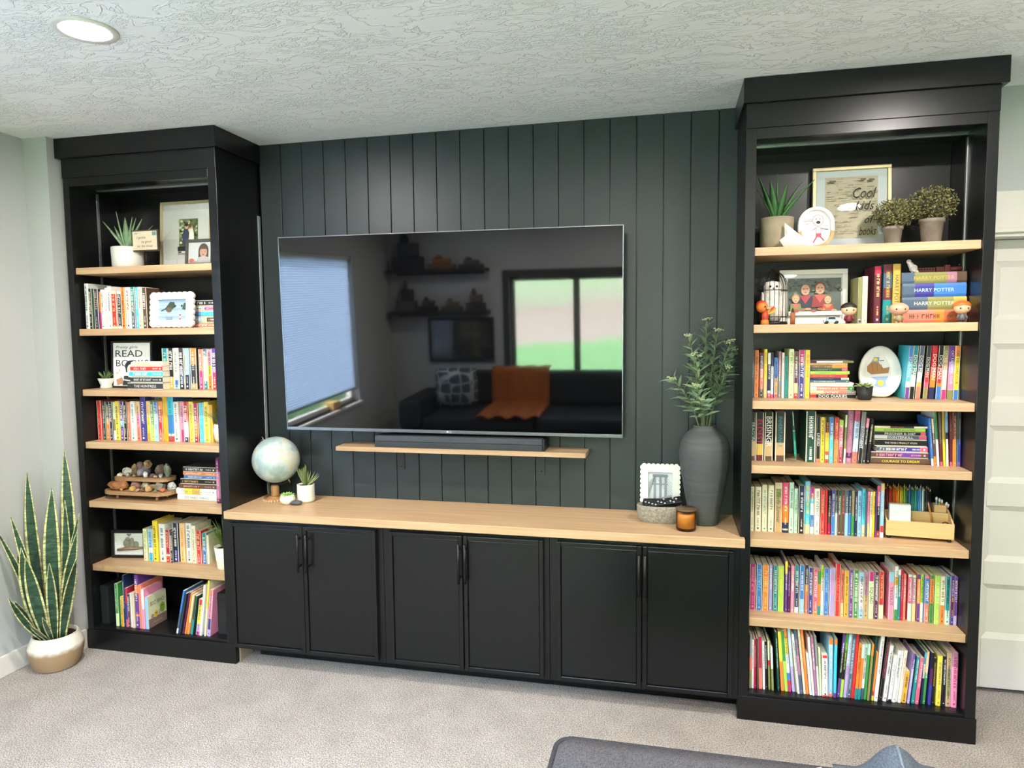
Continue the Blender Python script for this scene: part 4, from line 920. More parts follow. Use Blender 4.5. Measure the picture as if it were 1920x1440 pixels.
# board book with its cover showing
t = thing('book', 'chunky board book with a pale cover of little monsters, bottom left shelf', 'book', (-1.7405, -0.294, 0.1082))
book_parts(t, 0.0165, 0.158, 0.125, parse_bands('lightblue'), 'white', '', rnd)
p = Print(0); cv = 0.125; hb = 0.158
p.rect(0.003, cv, 0.0, hb, 'd9d6ae'); p.rect(0.003, cv, 0, 0.045, '8a6a64')
p.text('BOO WHO?', 0.018, 0.106, 0.022, '3a3330', width=0.095); p.text('BEN CLANTON', 0.035, 0.018, 0.007, 'cfc0b4', width=0.055)
p.ell(0.052, 0.058, 0.014, 0.017, 'd8c23a'); p.ell(0.096, 0.075, 0.017, 0.026, '8fae3a'); p.ell(0.075, 0.058, 0.007, 0.014, 'b9aaa0'); p.ell(0.028, 0.054, 0.009, 0.012, 'a08a8a'); p.ell(0.049, 0.062, 0.003, 0.003, '3a3330'); p.ell(0.056, 0.062, 0.003, 0.003, '3a3330'); p.ell(0.092, 0.084, 0.003, 0.003, '3a3330'); p.ell(0.1, 0.084, 0.003, 0.003, '3a3330')
o = p.build('cover_print', PRINT, t); o.rotation_euler = (0, 0, R(90)); o.location = (0.0165, 0, 0)
# dark book lying on top of the upright row
t = thing('book', 'dark navy book lying flat on top of the row, left bookcase fourth shelf', 'book', (-1.585, -0.2, 1.2122)); t.rotation_euler = (0, R(-90), 0)
book_parts(t, 0.018, 0.15, 0.16, parse_bands('navy'), 'lightgrey', 'EMILY HENRY', rnd, True)
# ================================================================== small helpers for ornaments
RN = random.Random(5)
def blade(L, w, t, bend, n=6, cols=('green',), curl=0.0, tipw=0.02):
    """a leaf that grows along +z from the origin and bends towards +x; channelled cross section"""
    m = MB(); vs = []
    for i in range(n+1):
        s = i/n; a = bend*s; x = L*(math.sin(a*0.5)*s); z = L*s*math.cos(a*0.5)
        ww = w*(0.75+0.5*s if s < 0.4 else 0.95*(1-((s-0.4)/0.6)**1.6))+tipw*w
        th = t*(1-s*0.85)
        nx, nz = math.cos(a), -math.sin(a)
        for y, q in ((-ww/2, 0.25), (-ww/6, -0.5), (ww/6, -0.5), (ww/2, 0.25), (0.0, 0.6)): vs.append((x+nx*q*th+curl*y*y*nx, y, z+nz*q*th))
    k = 5
    fs = []; cc = []
    for i in range(n):
        for j in range(k): fs.append((i*k+j, i*k+(j+1) % k, (i+1)*k+(j+1) % k, (i+1)*k+j)); cc.append(cols[0] if j in (1, 3) and len(cols) == 1 else (cols[1] if len(cols) > 1 and j in (0, 2) else cols[0]))
    o = len(m.v); m.v += vs
    for f, c in zip(fs, cc): m.f.append(f); m.c.append(c); m.sm.append(True)
    m.f.append(tuple(range(4, -1, -1))); m.c.append(cols[0]); m.sm.append(False)
    m.f.append(tuple(n*k+j for j in range(k))); m.c.append(cols[0]); m.sm.append(False)
    return m
def plant(root, z, leaves, x=0, y=0):
    """leaves: (azimuth deg, lean deg, length, width, thick, bend, colours)"""
    for az, le, L, w, t, be, c in leaves:
        o = blade(L, w, t, be, cols=c).build('leaf', LEAF, root)
        o.matrix_local = Matrix.Translation((x+0.004*math.cos(R(az)), y+0.004*math.sin(R(az)), z)) @ Matrix.Rotation(R(az), 4, 'Z') @ Matrix.Rotation(R(le), 4, 'Y')
def pot(root, prof, m, soil_r, soil_z, name='pot', n=40):
    MB().lathe(prof, n=n, cap=False).build(name, m, root)
    MB().lathe([(0.0001, soil_z+0.001), (soil_r, soil_z)], n=24, cap=False).build('soil', SOIL, root)
def rosette(root, z, r, n, cols, h):
    for i in range(n):
        az = i*137.5; f = i/n
        plant(root, z, [(az, 78-62*f*0.9, r*(1.0-0.45*f), r*0.42, r*0.16, 0.5, cols)])
def frame(name, label, cat, M, w, h, b, dep, fm, mat_col=None, glassy=True, group=None, sep=True):
    """standing frame; local origin at bottom centre of the front plane, front faces -y"""
    t = thing(name, label, cat, M=M, group=group)
    for nm, q in (('frame_rail', (-w/2, w/2, 0, b)), ('frame_rail', (-w/2, w/2, h-b, h)), ('frame_stile', (-w/2, -w/2+b, b, h-b)), ('frame_stile', (w/2-b, w/2, b, h-b))):
        MB().box(q[0], q[1], 0, dep, q[2], q[3]).build(nm, fm, t, min(b, dep)*0.12)
    box('back_board', -w/2+b*0.5, w/2-b*0.5, dep*0.6, dep*0.8, b*0.5, h-b*0.5, mat('back_card', '6a5a48', 0.8), t)
    if mat_col: box('mount', -w/2+b, w/2-b, dep*0.45, dep*0.5, b, h-b, mat('mount_'+mat_col, mat_col, 0.8, noise=0.02), t)
    if glassy: box('glass', -w/2+b, w/2-b, dep*0.25, dep*0.27, b, h-b, GLASS, t)
    return t
def stand(x, y, z, lean=0.0, rz=0.0): return Matrix.Translation((x, y, z+0.024*math.sin(abs(lean)))) @ Matrix.Rotation(rz, 4, 'Z') @ Matrix.Rotation(lean, 4, 'X')
AL = ('7d9a78', '93ae88'); AG = ('3f6b3a', '55824a'); SP = ('6d7d4c', '8b9a66'); SG = ('7fae4e', 'a8cc72')

# ------------------------------------------------------------------ left bookcase, top shelf
Z = 1.8483
t = thing('potted_aloe', 'aloe with six tapering leaves in a white cylinder pot, top shelf', 'plant', (-1.845, -0.17, Z))
pot(t, [(0.0001, 0), (0.066, 0), (0.07, 0.004), (0.072, 0.104), (0.068, 0.106), (0.066, 0.09)], WHITE, 0.0665, 0.092)
plant(t, 0.09, [(190, 34, 0.185, 0.03, 0.014, 0.15, AL), (215, 14, 0.19, 0.03, 0.014, -0.1, AL), (20, 6, 0.165, 0.032, 0.015, 0.1, AL), (-60, 3, 0.16, 0.032, 0.015, 0.1, AL), (0, 16, 0.165, 0.024, 0.012, 0.1, AL), (-10, 33, 0.18, 0.028, 0.013, 0.1, AL), (40, 38, 0.17, 0.024, 0.012, 0.1, AL), (170, 30, 0.15, 0.026, 0.012, 0.1, AL)])
t = thing('postcard_sign', 'small handwritten postcard sign on a thin dark post beside the aloe', 'sign', (-1.715, -0.205, Z))
box('sign_frame', -0.0735, 0.0735, 0.0, 0.008, 0.079, 0.181, mat('bronze', '4a3f36', 0.5), t, 0.001)
p = Print(-0.0003); p.rect(-0.067, 0.067, 0.086, 0.174, 'd9c9ae'); p.rect(0.042, 0.064, 0.152, 0.171, '6f9a98'); p.text('I gotta', -0.045, 0.139, 0.012, '4a4038', 0.3, width=0.05); p.text('be good', -0.018, 0.119, 0.012, '4a4038', 0.3, width=0.056); p.text('to be true', -0.042, 0.099, 0.012, '4a4038', 0.3, width=0.085); p.line([(-0.055, 0.166), (-0.035, 0.166)], 0.002, '8a7a68'); p.line([(-0.055, 0.161), (-0.04, 0.161)], 0.002, '8a7a68')
p.build('postcard', MATTE, t)
MB().tube([(0, 0.004, 0.006), (0, 0.004, 0.08)], 0.004, 8).build('post', BLACKM, t); MB().lathe([(0.0001, 0), (0.026, 0), (0.026, 0.005), (0.0001, 0.006)], n=24, cap=False).build('base', BLACKM, t)
GOLD = mat('pale_gold_frame', 'c6b489', 0.4, metal=0.35, noise=0.05)
t = frame('picture_frame', 'large pale gold frame with a small wedding photo in a wide white mount', 'picture frame', stand(-1.580, -0.105, Z, R(-4)), 0.287, 0.33, 0.012, 0.02, GOLD, 'e8e6df')
p = Print(0.0088); p.rect(-0.04, 0.066, 0.085, 0.245, '6f7a4c')
rr = random.Random(2)
for i in range(70): p.ell(-0.036+0.098*rr.random(), 0.125+0.115*rr.random(), 0.004+0.004*rr.random(), 0.004+0.005*rr.random(), rr.choice(('c9cf9a', '3a4228', '95a06a', '55603a', 'e0e2c0')), 7)
p.rect(-0.04, 0.066, 0.085, 0.108, '24272a'); p.ell(0.004, 0.15, 0.017, 0.045, '3d4560'); p.ell(0.01, 0.205, 0.011, 0.013, 'c9a084'); p.ell(0.038, 0.15, 0.014, 0.05, 'e6e2d8'); p.ell(0.034, 0.203, 0.01, 0.012, 'c9a084'); p.ell(0.03, 0.209, 0.01, 0.01, '6a4a34'); p.ell(0.01, 0.213, 0.011, 0.008, '33281f')
p.rect(-0.04, 0.066, 0.075, 0.086, 'c9ccc6'); p.rect(-0.036, -0.018, 0.078, 0.084, '2a2a2a')
p.build('photo', PRINT, t)
DKF = mat('dark_wicker_frame', '4d4b46', 0.6, noise=0.3, nscale=160, bump=0.6, bscale=240)
t = frame('picture_frame', 'small dark grey frame with a smiling child portrait', 'picture frame', stand(-1.428, -0.205, Z, R(-6)), 0.15, 0.126, 0.014, 0.014, DKF, 'e9e7e4')
p = Print(0.006); p.rect(-0.059, 0.059, 0.016, 0.11, 'dfe0e0'); p.ell(0.02, 0.072, 0.027, 0.034, '5a4538'); p.rect(-0.007, 0.047, 0.04, 0.075, '5a4538'); p.ell(0.02, 0.064, 0.019, 0.024, 'd9a98c'); p.rect(0.001, 0.039, 0.079, 0.09, '5a4538'); p.ell(0.02, 0.03, 0.034, 0.015, 'c9c6c8'); p.rect(-0.059, 0.059, 0.016, 0.024, 'b9b6b8'); p.ell(-0.042, 0.026, 0.014, 0.01, 'd96a58')
for dx in (-0.008, 0.008): p.ell(0.02+dx, 0.067, 0.0022, 0.0016, '2a2220')
p.ell(0.02, 0.053, 0.006, 0.0025, 'b0584e'); p.build('photo', PRINT, t)

# ------------------------------------------------------------------ left bookcase, second shelf
def scallop_outline(w, h, nx, nz, a):
    pts = []
    def edge(x0, z0, x1, z1, n):
        L = math.hypot(x1-x0, z1-z0); ux, uz = (x1-x0)/L, (z1-z0)/L; ox, oz = uz, -ux; r = L/n/2
        for k in range(n):
            c = (k+0.5)/n
            for j in range(7):
                th = PI*(1-j/6); pts.append((x0+ux*L*c+ux*r*math.cos(th)+ox*a*math.sin(th), z0+uz*L*c+uz*r*math.cos(th)+oz*a*math.sin(th)))
    edge(-w/2, 0, w/2, 0, nx); edge(w/2, 0, w/2, h, nz); edge(w/2, h, -w/2, h, nx); edge(-w/2, h, -w/2, 0, nz)
    return pts
def scallop_frame(label, M, w, h, ow, oh, oz, nx, nz, group=None):
    t = thing('picture_frame', label, 'picture frame', M=M, group=group)
    out = scallop_outline(w-0.016, h-0.016, nx, nz, 0.008); out = [(x, z+0.008) for x, z in out]
    hole = [(-ow/2, oz), (ow/2, oz), (ow/2, oz+oh), (-ow/2, oz+oh)]
    bm = bmesh.new(); vo = [bm.verts.new((x, 0, z)) for x, z in out]; vh = [bm.verts.new((x, 0, z)) for x, z in hole]
    es = [bm.edges.new((vo[i], vo[(i+1) % len(vo)])) for i in range(len(vo)) if (vo[i].co-vo[(i+1) % len(vo)].co).length > 1e-6] + [bm.edges.new((vh[i], vh[(i+1) % 4])) for i in range(4)]
    bmesh.ops.remove_doubles(bm, verts=bm.verts, dist=1e-5)
    bmesh.ops.triangle_fill(bm, use_beauty=True, use_dissolve=False, edges=bm.edges[:])
    # drop triangles that fill the opening
    kill = [f for f in bm.faces if abs(f.calc_center_median().x) < ow/2-1e-4 and oz+1e-4 < f.calc_center_median().z < oz+oh-1e-4]
    bmesh.ops.delete(bm, geom=kill, context='FACES_ONLY')
    r = bmesh.ops.extrude_face_region(bm, geom=bm.faces[:]); bmesh.ops.translate(bm, vec=(0, 0.012, 0), verts=[v for v in r['geom'] if isinstance(v, bmesh.types.BMVert)])
    bmesh.ops.recalc_face_normals(bm, faces=bm.faces[:])
    me = bpy.data.meshes.new('scalloped_border'); bm.to_mesh(me); bm.free(); me.materials.append(WHITE)
    o = bpy.data.objects.new('scalloped_border', me); COL.objects.link(o); o.parent = t
    box('back_board', -w*0.42, w*0.42, 0.0125, 0.016, h*0.1, h*0.9, mat('back_card', '6a5a48', 0.8), t)
    return t
t = scallop_frame('white scalloped frame with a blue picture of running figures', stand(-1.5165, -0.298, 1.5602, R(-5)), 0.236, 0.165, 0.153, 0.097, 0.034, 8, 6, 'scalloped frames')
p = Print(0.011); p.rect(-0.08, 0.08, 0.03, 0.135, '9db4cf')
for i in range(8): p.rect(-0.08, 0.08, 0.034+i*0.012, 0.04+i*0.012, ('a9bfd6', '8fa9c8', 'b4c6da')[i % 3])
p.poly([(-0.045, 0.085), (-0.01, 0.08), (0.012, 0.095), (0.008, 0.118), (-0.015, 0.12)], '3d4a40'); p.ell(-0.02, 0.083, 0.016, 0.012, '6d5a40'); p.ell(0.012, 0.1, 0.006, 0.006, '2e3638'); p.poly([(0.05, 0.085), (0.076, 0.08), (0.076, 0.118), (0.058, 0.112)], '3d5048'); p.ell(0.048, 0.1, 0.005, 0.006, '2e3638'); p.line([(-0.062, 0.078), (-0.04, 0.088)], 0.004, '2e3638')
for a in (-0.03, -0.018, -0.006): p.ell(a, 0.043, 0.004, 0.008, '3a4658'); p.ell(a, 0.043, 0.0022, 0.006, 'a9bfd6')
for k in range(4): p.ell(0.04, 0.04+k*0.009, 0.005, 0.004, ('c05058', 'e6dcd8')[k % 2])
p.build('picture', PRINT, t)

# ------------------------------------------------------------------ left bookcase, third shelf
t = thing('potted_succulent', 'tiny succulent in a white flared pot beside the reading poster', 'plant', (-1.957, -0.225, 1.2726))
pot(t, [(0.0001, 0), (0.026, 0), (0.027, 0.006), (0.024, 0.014), (0.036, 0.048), (0.033, 0.048), (0.03, 0.04)], mat('speckled_white', 'e0d9cc', 0.5, noise=0.18, nscale=90), 0.031, 0.04)
plant(t, 0.04, [(a, l, 0.05, 0.011, 0.006, 0.3, ('5f7f45', '86a35a')) for a, l in ((0, 8), (50, 22), (100, 28), (150, 20), (200, 30), (250, 24), (300, 30), (340, 35), (20, 38), (180, 42))])
BLF = mat('black_frame', '1d1e1f', 0.45)
t = frame('framed_print', 'black framed reading poster with a woman sketch above tiny succulent', 'framed print', stand(-1.826, -0.212, 1.2726, R(-3)), 0.232, 0.228, 0.009, 0.014, BLF, 'c9cac4', glassy=False)
p = Print(0.006); p.rect(-0.107, 0.107, 0.009, 0.219, 'f2f3ee'); p.text('Pretty girls', -0.092, 0.192, 0.013, '4a4c48', 0.3, width=0.125); p.text('READ', -0.094, 0.151, 0.033, '26282a', width=0.155); p.text('BOOKS', -0.091, 0.104, 0.033, '26282a', width=0.185)
p.ell(-0.008, 0.105, 0.032, 0.028, '2b2d30'); p.ell(-0.006, 0.088, 0.022, 0.027, 'd8d6d0'); p.line([(-0.035, 0.115), (-0.03, 0.075)], 0.008, '2b2d30'); p.poly([(-0.045, 0.058), (0.035, 0.058), (0.05, 0.012), (-0.055, 0.012)], '3a3d40'); p.rect(-0.02, 0.006, 0.052, 0.066, 'd8d6d0'); p.poly([(-0.09, 0.04), (-0.055, 0.052), (-0.05, 0.02), (-0.085, 0.012)], 'b98a72'); p.line([(-0.05, 0.04), (0.02, 0.03)], 0.006, 'd8d6d0'); p.ell(-0.07, 0.085, 0.006, 0.008, 'd9c4ae'); p.ell(-0.083, 0.072, 0.008, 0.006, 'd9c4ae')
p.build('poster', MATTE, t)

# ------------------------------------------------------------------ left bookcase, fourth and sixth shelf plants
t = thing('potted_grass', 'spiky grass in a white textured pot at the fourth shelf end', 'plant', (-1.322, -0.225, 1.0195))
pot(t, [(0.0001, 0), (0.026, 0), (0.036, 0.02), (0.041, 0.055), (0.036, 0.09), (0.033, 0.09), (0.031, 0.08)], mat('crackled_white', 'ded6c8', 0.6, noise=0.12, nscale=70, bump=0.5, bscale=80), 0.032, 0.08)
plant(t, 0.078, [(90+(i*137.5 % 200), 4+42*((i*0.618) % 1), 0.07+0.04*((i*0.37) % 1), 0.006, 0.003, 0.5, ('44583c', '5d7350')) for i in range(34)])
t = thing('potted_grass', 'tall trailing green grass in a cream pot, sixth shelf', 'plant', (-1.330, -0.235, 0.4183))
pot(t, [(0.0001, 0), (0.034, 0), (0.036, 0.006), (0.047, 0.108), (0.043, 0.108), (0.041, 0.095)], mat('cream_ribbed', 'e2dac8', 0.6, noise=0.08, nscale=4, stretch=(1, 1, 40)), 0.042, 0.095)
plant(t, 0.092, [(75+(i*137.5 % 210), 3+26*((i*0.618) % 1), 0.11+0.06*((i*0.37) % 1), 0.006, 0.003, 0.8*((i*0.53) % 1), ('5a7a38', '7d9a55')) for i in range(46)])
t = frame('picture_frame', 'black box frame with grey pebble art birds on a branch', 'picture frame', stand(-1.905, -0.20, 0.4183, R(-2), R(9)), 0.178, 0.138, 0.013, 0.022, BLF, 'e3e2dc', glassy=False)
p = Print(0.0095); p.rect(-0.076, 0.076, 0.013, 0.125, 'dfe2e4'); p.build('picture_card', MATTE, t)
PEB = mat('pebble', '8d8b80', 0.7, noise=0.25, nscale=60, bump=0.3, bscale=120)
for nm, x, z, sx, sz in (('pebble', -0.012, 0.072, 0.018, 0.02), ('pebble', 0.014, 0.07, 0.017, 0.019), ('pebble', 0.036, 0.066, 0.016, 0.017), ('pebble', -0.006, 0.092, 0.012, 0.011), ('pebble', 0.016, 0.09, 0.01, 0.01)):
    MB().sphere((x, 0.007, z), 1, 14, 8, sc=(sx, 0.006, sz)).build(nm, PEB, t)
MB().tube([(-0.06, 0.007, 0.038), (-0.02, 0.007, 0.045), (0.03, 0.007, 0.046), (0.07, 0.007, 0.05)], [0.006, 0.009, 0.008, 0.006], 8).build('twig', mat('driftwood', '8c7660', 0.8, noise=0.25, nscale=50), t)
p = Print(0.0088); p.poly([(0.0, 0.104), (0.012, 0.116), (0.007, 0.121), (0, 0.116), (-0.007, 0.121), (-0.012, 0.116)], '6d6f6c'); p.build('paper_heart', MATTE, t)
for i, (x, y0, w_, d_, h_, lab) in enumerate(((-1.985, -0.28, 0.045, 0.22, 0.19, 'plain black storage box at the left end of the lowest shelf'), (-1.33, -0.27, 0.055, 0.22, 0.20, 'plain black storage box behind leaning books on the lowest shelf'))):
    t = thing('storage_box', lab, 'box', (x, y0, 0.1081), 0, 'black storage boxes')
    BX = mat('black_card', '1c1f20', 0.6)
    box('box_body', -w_/2 if i else -0.02, w_/2, 0, d_, 0, h_-0.03, BX, t, 0.001); box('lid', (-w_/2 if i else -0.02)-0.0015, w_/2+0.0015, -0.0015, d_+0.0015, h_-0.03, h_, BX, t, 0.001)

# ------------------------------------------------------------------ fifth shelf: two wooden risers with rocks
RW = wood('riser_wood', 'b08b66', '8a6846', 0.6, 0)
def riser(label, x, y, z, L, D, fh, th):
    t = thing('wooden_riser', label, 'tray', (x, y, z), 0, 'rock display risers'); m = MB(); r = D*0.42; pts = []
    for cx, cy, a0 in ((L/2-r, D/2-r, 0), (-L/2+r, D/2-r, 90), (-L/2+r, -D/2+r, 180), (L/2-r, -D/2+r, 270)):
        for k in range(7): a = R(a0+90*k/6); pts.append((cx+r*math.cos(a), cy+r*math.sin(a)))
    m.prism(pts, fh, fh+th, axis='z'); m.prism(pts, fh+th, fh+th+0.004, axis='z'); m.build('board', RW, t, 0.002)
    for sx in (-1, 1):
        for sy in (-1, 1): MB().lathe([(0.0085, 0), (0.009, fh*0.35), (0.007, fh*0.5), (0.0095, fh)], (sx*L*0.30, sy*D*0.24, 0), 14).build('foot', RW, t)
    return z+fh+th+0.004
zlow = riser('longer wooden riser tray full of brown rocks, standing on the shelf', -1.797, -0.205, 0.7316, 0.375, 0.15, 0.026, 0.013)
zup = riser('shorter wooden riser tray of pale rocks stacked on the longer one', -1.795, -0.185, zlow+0.001, 0.315, 0.105, 0.042, 0.013)
def rock(label, x, y, z, sx, sy, sz, c1, seed, rz=0.0, group=None, ang=0.35):
    bm = bmesh.new(); bmesh.ops.create_icosphere(bm, subdivisions=2, radius=1.0); o3 = Vector((seed*3.7, seed*1.3, seed*2.1))
    for v in bm.verts:
        k = 1+ang*mnoise.noise(v.co*1.3+o3)+0.12*mnoise.noise(v.co*3.1+o3); v.co *= k
    zmin = min(v.co.z for v in bm.verts)
    for v in bm.verts: v.co = Vector((v.co.x*sx, v.co.y*sy, (max(v.co.z, zmin*0.8)-zmin*0.8)*sz*0.55))
    me = bpy.data.meshes.new('rock'); bm.to_mesh(me); bm.free()
    me.materials.append(mat('rock_'+c1, c1, 0.65, noise=0.35, nscale=45, bump=0.5, bscale=90))
    o = bpy.data.objects.new('rock', me); COL.objects.link(o); o.location = (x, y, z); o.rotation_euler = (0, 0, rz)
    tag(o, label, 'rock', group)
ROCKS_LOW = (('large rust orange jagged rock at the left end of the lower tray', -1.905, -0.235, 0.055, 0.032, 0.045, '8a5a34'), ('mauve rounded rock beside the rust rock on the lower tray', -1.825, -0.215, 0.026, 0.022, 0.045, '8e6a66'), ('yellow ochre chunk in front of the mauve rock', -1.812, -0.253, 0.017, 0.012, 0.026, 'c2a055'),
    ('pale sage green rock at the middle of the lower tray', -1.765, -0.215, 0.027, 0.022, 0.038, 'a09a80'), ('tan pitted rock right of the sage rock', -1.728, -0.22, 0.024, 0.02, 0.034, '8c7352'), ('golden brown agate slice at the lower tray front', -1.72, -0.257, 0.017, 0.011, 0.028, 'b08a5c'), ('speckled grey and olive rock on the lower tray', -1.68, -0.225, 0.026, 0.022, 0.042, '7f7c70'),
    ('flat pinkish pebble at the lower tray front edge', -1.778, -0.258, 0.017, 0.011, 0.014, 'a5846c'), ('orange red flat stone at the lower tray right end', -1.648, -0.243, 0.018, 0.013, 0.018, 'b5664a'), ('white grey stone at the right end of the lower tray', -1.635, -0.2, 0.02, 0.018, 0.04, 'b9bdb8'), ('small amber pebble on the lower tray front edge', -1.868, -0.262, 0.007, 0.007, 0.014, 'b98a4a'), ('small dark brown pebble near the lower tray middle', -1.748, -0.262, 0.011, 0.008, 0.02, '6d553a'), ('little olive pebble at the lower tray front right', -1.676, -0.262, 0.012, 0.008, 0.014, '84794f'))
for i, (l, x, y, sx, sy, sz, c) in enumerate(ROCKS_LOW): rock(l, x, y, zlow+0.0005, sx, sy, sz, c, i+1, i*0.7, 'rocks on the lower tray')
ROCKS_UP = (('white stone with a dark hollow at the left of the upper tray', -1.895, -0.19, 0.026, 0.018, 0.042, 'cfcbc0'), ('brown white streaked stone behind the hollow stone', -1.872, -0.165, 0.022, 0.016, 0.05, '8f7556'), ('large lavender grey crystal slab on the upper tray', -1.805, -0.18, 0.05, 0.024, 0.052, '8b8a94'), ('small white quartz at the upper tray front', -1.768, -0.215, 0.015, 0.009, 0.028, 'd9ddd8'), ('dark purple grey stone right of the quartz', -1.735, -0.205, 0.013, 0.01, 0.02, '6a6066'), ('brown and grey layered rock on the upper tray', -1.72, -0.17, 0.026, 0.018, 0.058, '77695a'), ('grey green slab at the right of the upper tray', -1.672, -0.18, 0.026, 0.016, 0.062, '7d8a78'), ('pale blue grey pebble at the upper tray right end', -1.685, -0.212, 0.01, 0.008, 0.02, 'a3aaa8'), ('cream pebble at the left front of the upper tray', -1.917, -0.212, 0.014, 0.009, 0.018, 'd6cdb8'), ('light grey pebble at the upper tray front', -1.865, -0.216, 0.016, 0.008, 0.02, 'a8a59a'), ('small olive pebble between pale ones, upper tray', -1.832, -0.216, 0.012, 0.008, 0.015, '8a8358'), ('tiny tan pebble at the upper tray front right', -1.71, -0.218, 0.011, 0.007, 0.014, 'a3846a'))
for i, (l, x, y, sx, sy, sz, c) in enumerate(ROCKS_UP): rock(l, x, y, zup+0.0005, sx, sy, sz, c, i+31, i*0.9, 'rocks on the upper tray')
rock('small mauve rock perched on the grey crystal slab', -1.828, -0.178, zup+0.037, 0.016, 0.013, 0.034, '7d6264', 71, 0.3, 'rocks on the upper tray'); rock('triangular sandy rock perched on the grey crystal slab', -1.785, -0.178, zup+0.036, 0.018, 0.014, 0.04, 'a88a64', 75, 1.2, 'rocks on the upper tray')

# ------------------------------------------------------------------ worktop ornaments, left
ZC = 0.7298
t = thing('globe', 'pale vintage desk globe on a turned wooden stand', 'globe', (-1.128, -0.115, ZC))
GW = wood('globe_wood', 'b98a5c', '94683f', 0.5, 2)
MB().lathe([(0.0001, 0), (0.054, 0), (0.056, 0.003), (0.054, 0.008), (0.035, 0.011), (0.03, 0.018), (0.0001, 0.018)], n=36, cap=False).build('base', GW, t)
p = MB()
for k in range(26): a = 2*PI*k/26; p.box(-0.0025, 0.0025, -0.0006, 0.0006, 0.0015, 0.0062, 'cream', Matrix.Rotation(a, 4, 'Z') @ Matrix.Translation((0, -0.0562, 0)))
q = p.build('base_studs', MATTE, t); q['kind'] = 'stuff'
MB().lathe([(0.019, 0.018), (0.021, 0.024), (0.019, 0.032), (0.0205, 0.055), (0.018, 0.07), (0.006, 0.073)], n=24).build('wooden_post', GW, t)
MB().tube([(0, 0, 0.07), (0, 0, 0.085)], 0.003, 8).build('stem', BLACKM, t)
GC = Vector((0.014, -0.004, 0.196)); GR = 0.1105
G = bpy.data.materials.new('antique_map'); G.use_nodes = True; nt = G.node_tree; b = nt.nodes['Principled BSDF']; b.inputs['Roughness'].default_value = 0.35
tc = nt.nodes.new('ShaderNodeTexCoord'); nz = nt.nodes.new('ShaderNodeTexNoise'); nz.inputs['Scale'].default_value = 13; nz.inputs['Detail'].default_value = 6; nt.links.new(tc.outputs['Object'], nz.inputs['Vector'])
cr = nt.nodes.new('ShaderNodeValToRGB'); nt.links.new(nz.outputs['Fac'], cr.inputs[0]); e = cr.color_ramp.elements; e[0].position = 0.40; e[0].color = (*lin('98aba8'), 1); e[1].position = 0.62; e[1].color = (*lin('c6c6b8'), 1)
for ps, c in ((0.5, 'b5c3be'), (0.56, 'c2cac2'), (0.60, 'c9bd9c')): k = e.new(ps); k.color = (*lin(c), 1)
nt.links.new(cr.outputs[0], b.inputs['Base Color'])
o = MB().sphere((0, 0, 0), GR, 40, 24).build('map_ball', G, t); o.location = GC
ax = Vector((-0.55, 0, 0.835)).normalized(); sd = Vector((0.835, 0, 0.55)).normalized()
arc = [GC+(ax*math.cos(R(a))-sd*math.sin(R(a)))*0.1185 for a in range(0, 181, 9)]
m = MB(); m.tube(arc, 0.0035, 8); m.build('meridian_arm', BLACKM, t)
for s_ in (1, -1): MB().tube([GC+ax*s_*0.108, GC+ax*s_*0.118, GC+ax*s_*0.132], [0.004, 0.003, 0.0025], 8).build('finial', mat('brass', '9a8560', 0.35, metal=0.9), t)
t = thing('potted_succulent', 'little green succulent in a round white pot beside the globe', 'plant', (-1.020, -0.185, ZC))
pot(t, [(0.0001, 0), (0.022, 0), (0.033, 0.012), (0.036, 0.024), (0.031, 0.04), (0.024, 0.045), (0.022, 0.045), (0.021, 0.04)], mat('matte_white_clay', 'dcd5ca', 0.8, noise=0.06), 0.023, 0.04)
rosette(t, 0.04, 0.036, 22, SG, 0.03)
t = thing('potted_agave', 'spiky green plant in a white ribbed pot on worktop', 'plant', (-0.958, -0.125, ZC))
prof = [(0.0001, 0), (0.034, 0), (0.038, 0.006)]
for k in range(9): prof += [(0.0415, 0.01+k*0.008), (0.0395, 0.014+k*0.008)]
prof += [(0.0415, 0.084), (0.038, 0.085), (0.037, 0.076)]
pot(t, prof, WHITE, 0.0375, 0.077)
plant(t, 0.075, [(i*137.5 % 360, 4+58*((i*0.618) % 1), 0.075+0.03*(1-(i*0.618) % 1), 0.011, 0.005, -0.25, SP) for i in range(24)])
rock('smooth dark slate pebble between the little pots', -0.972, -0.192, ZC+0.0003, 0.03, 0.018, 0.022, '4b4c52', 90, 0.2, None, 0.1)

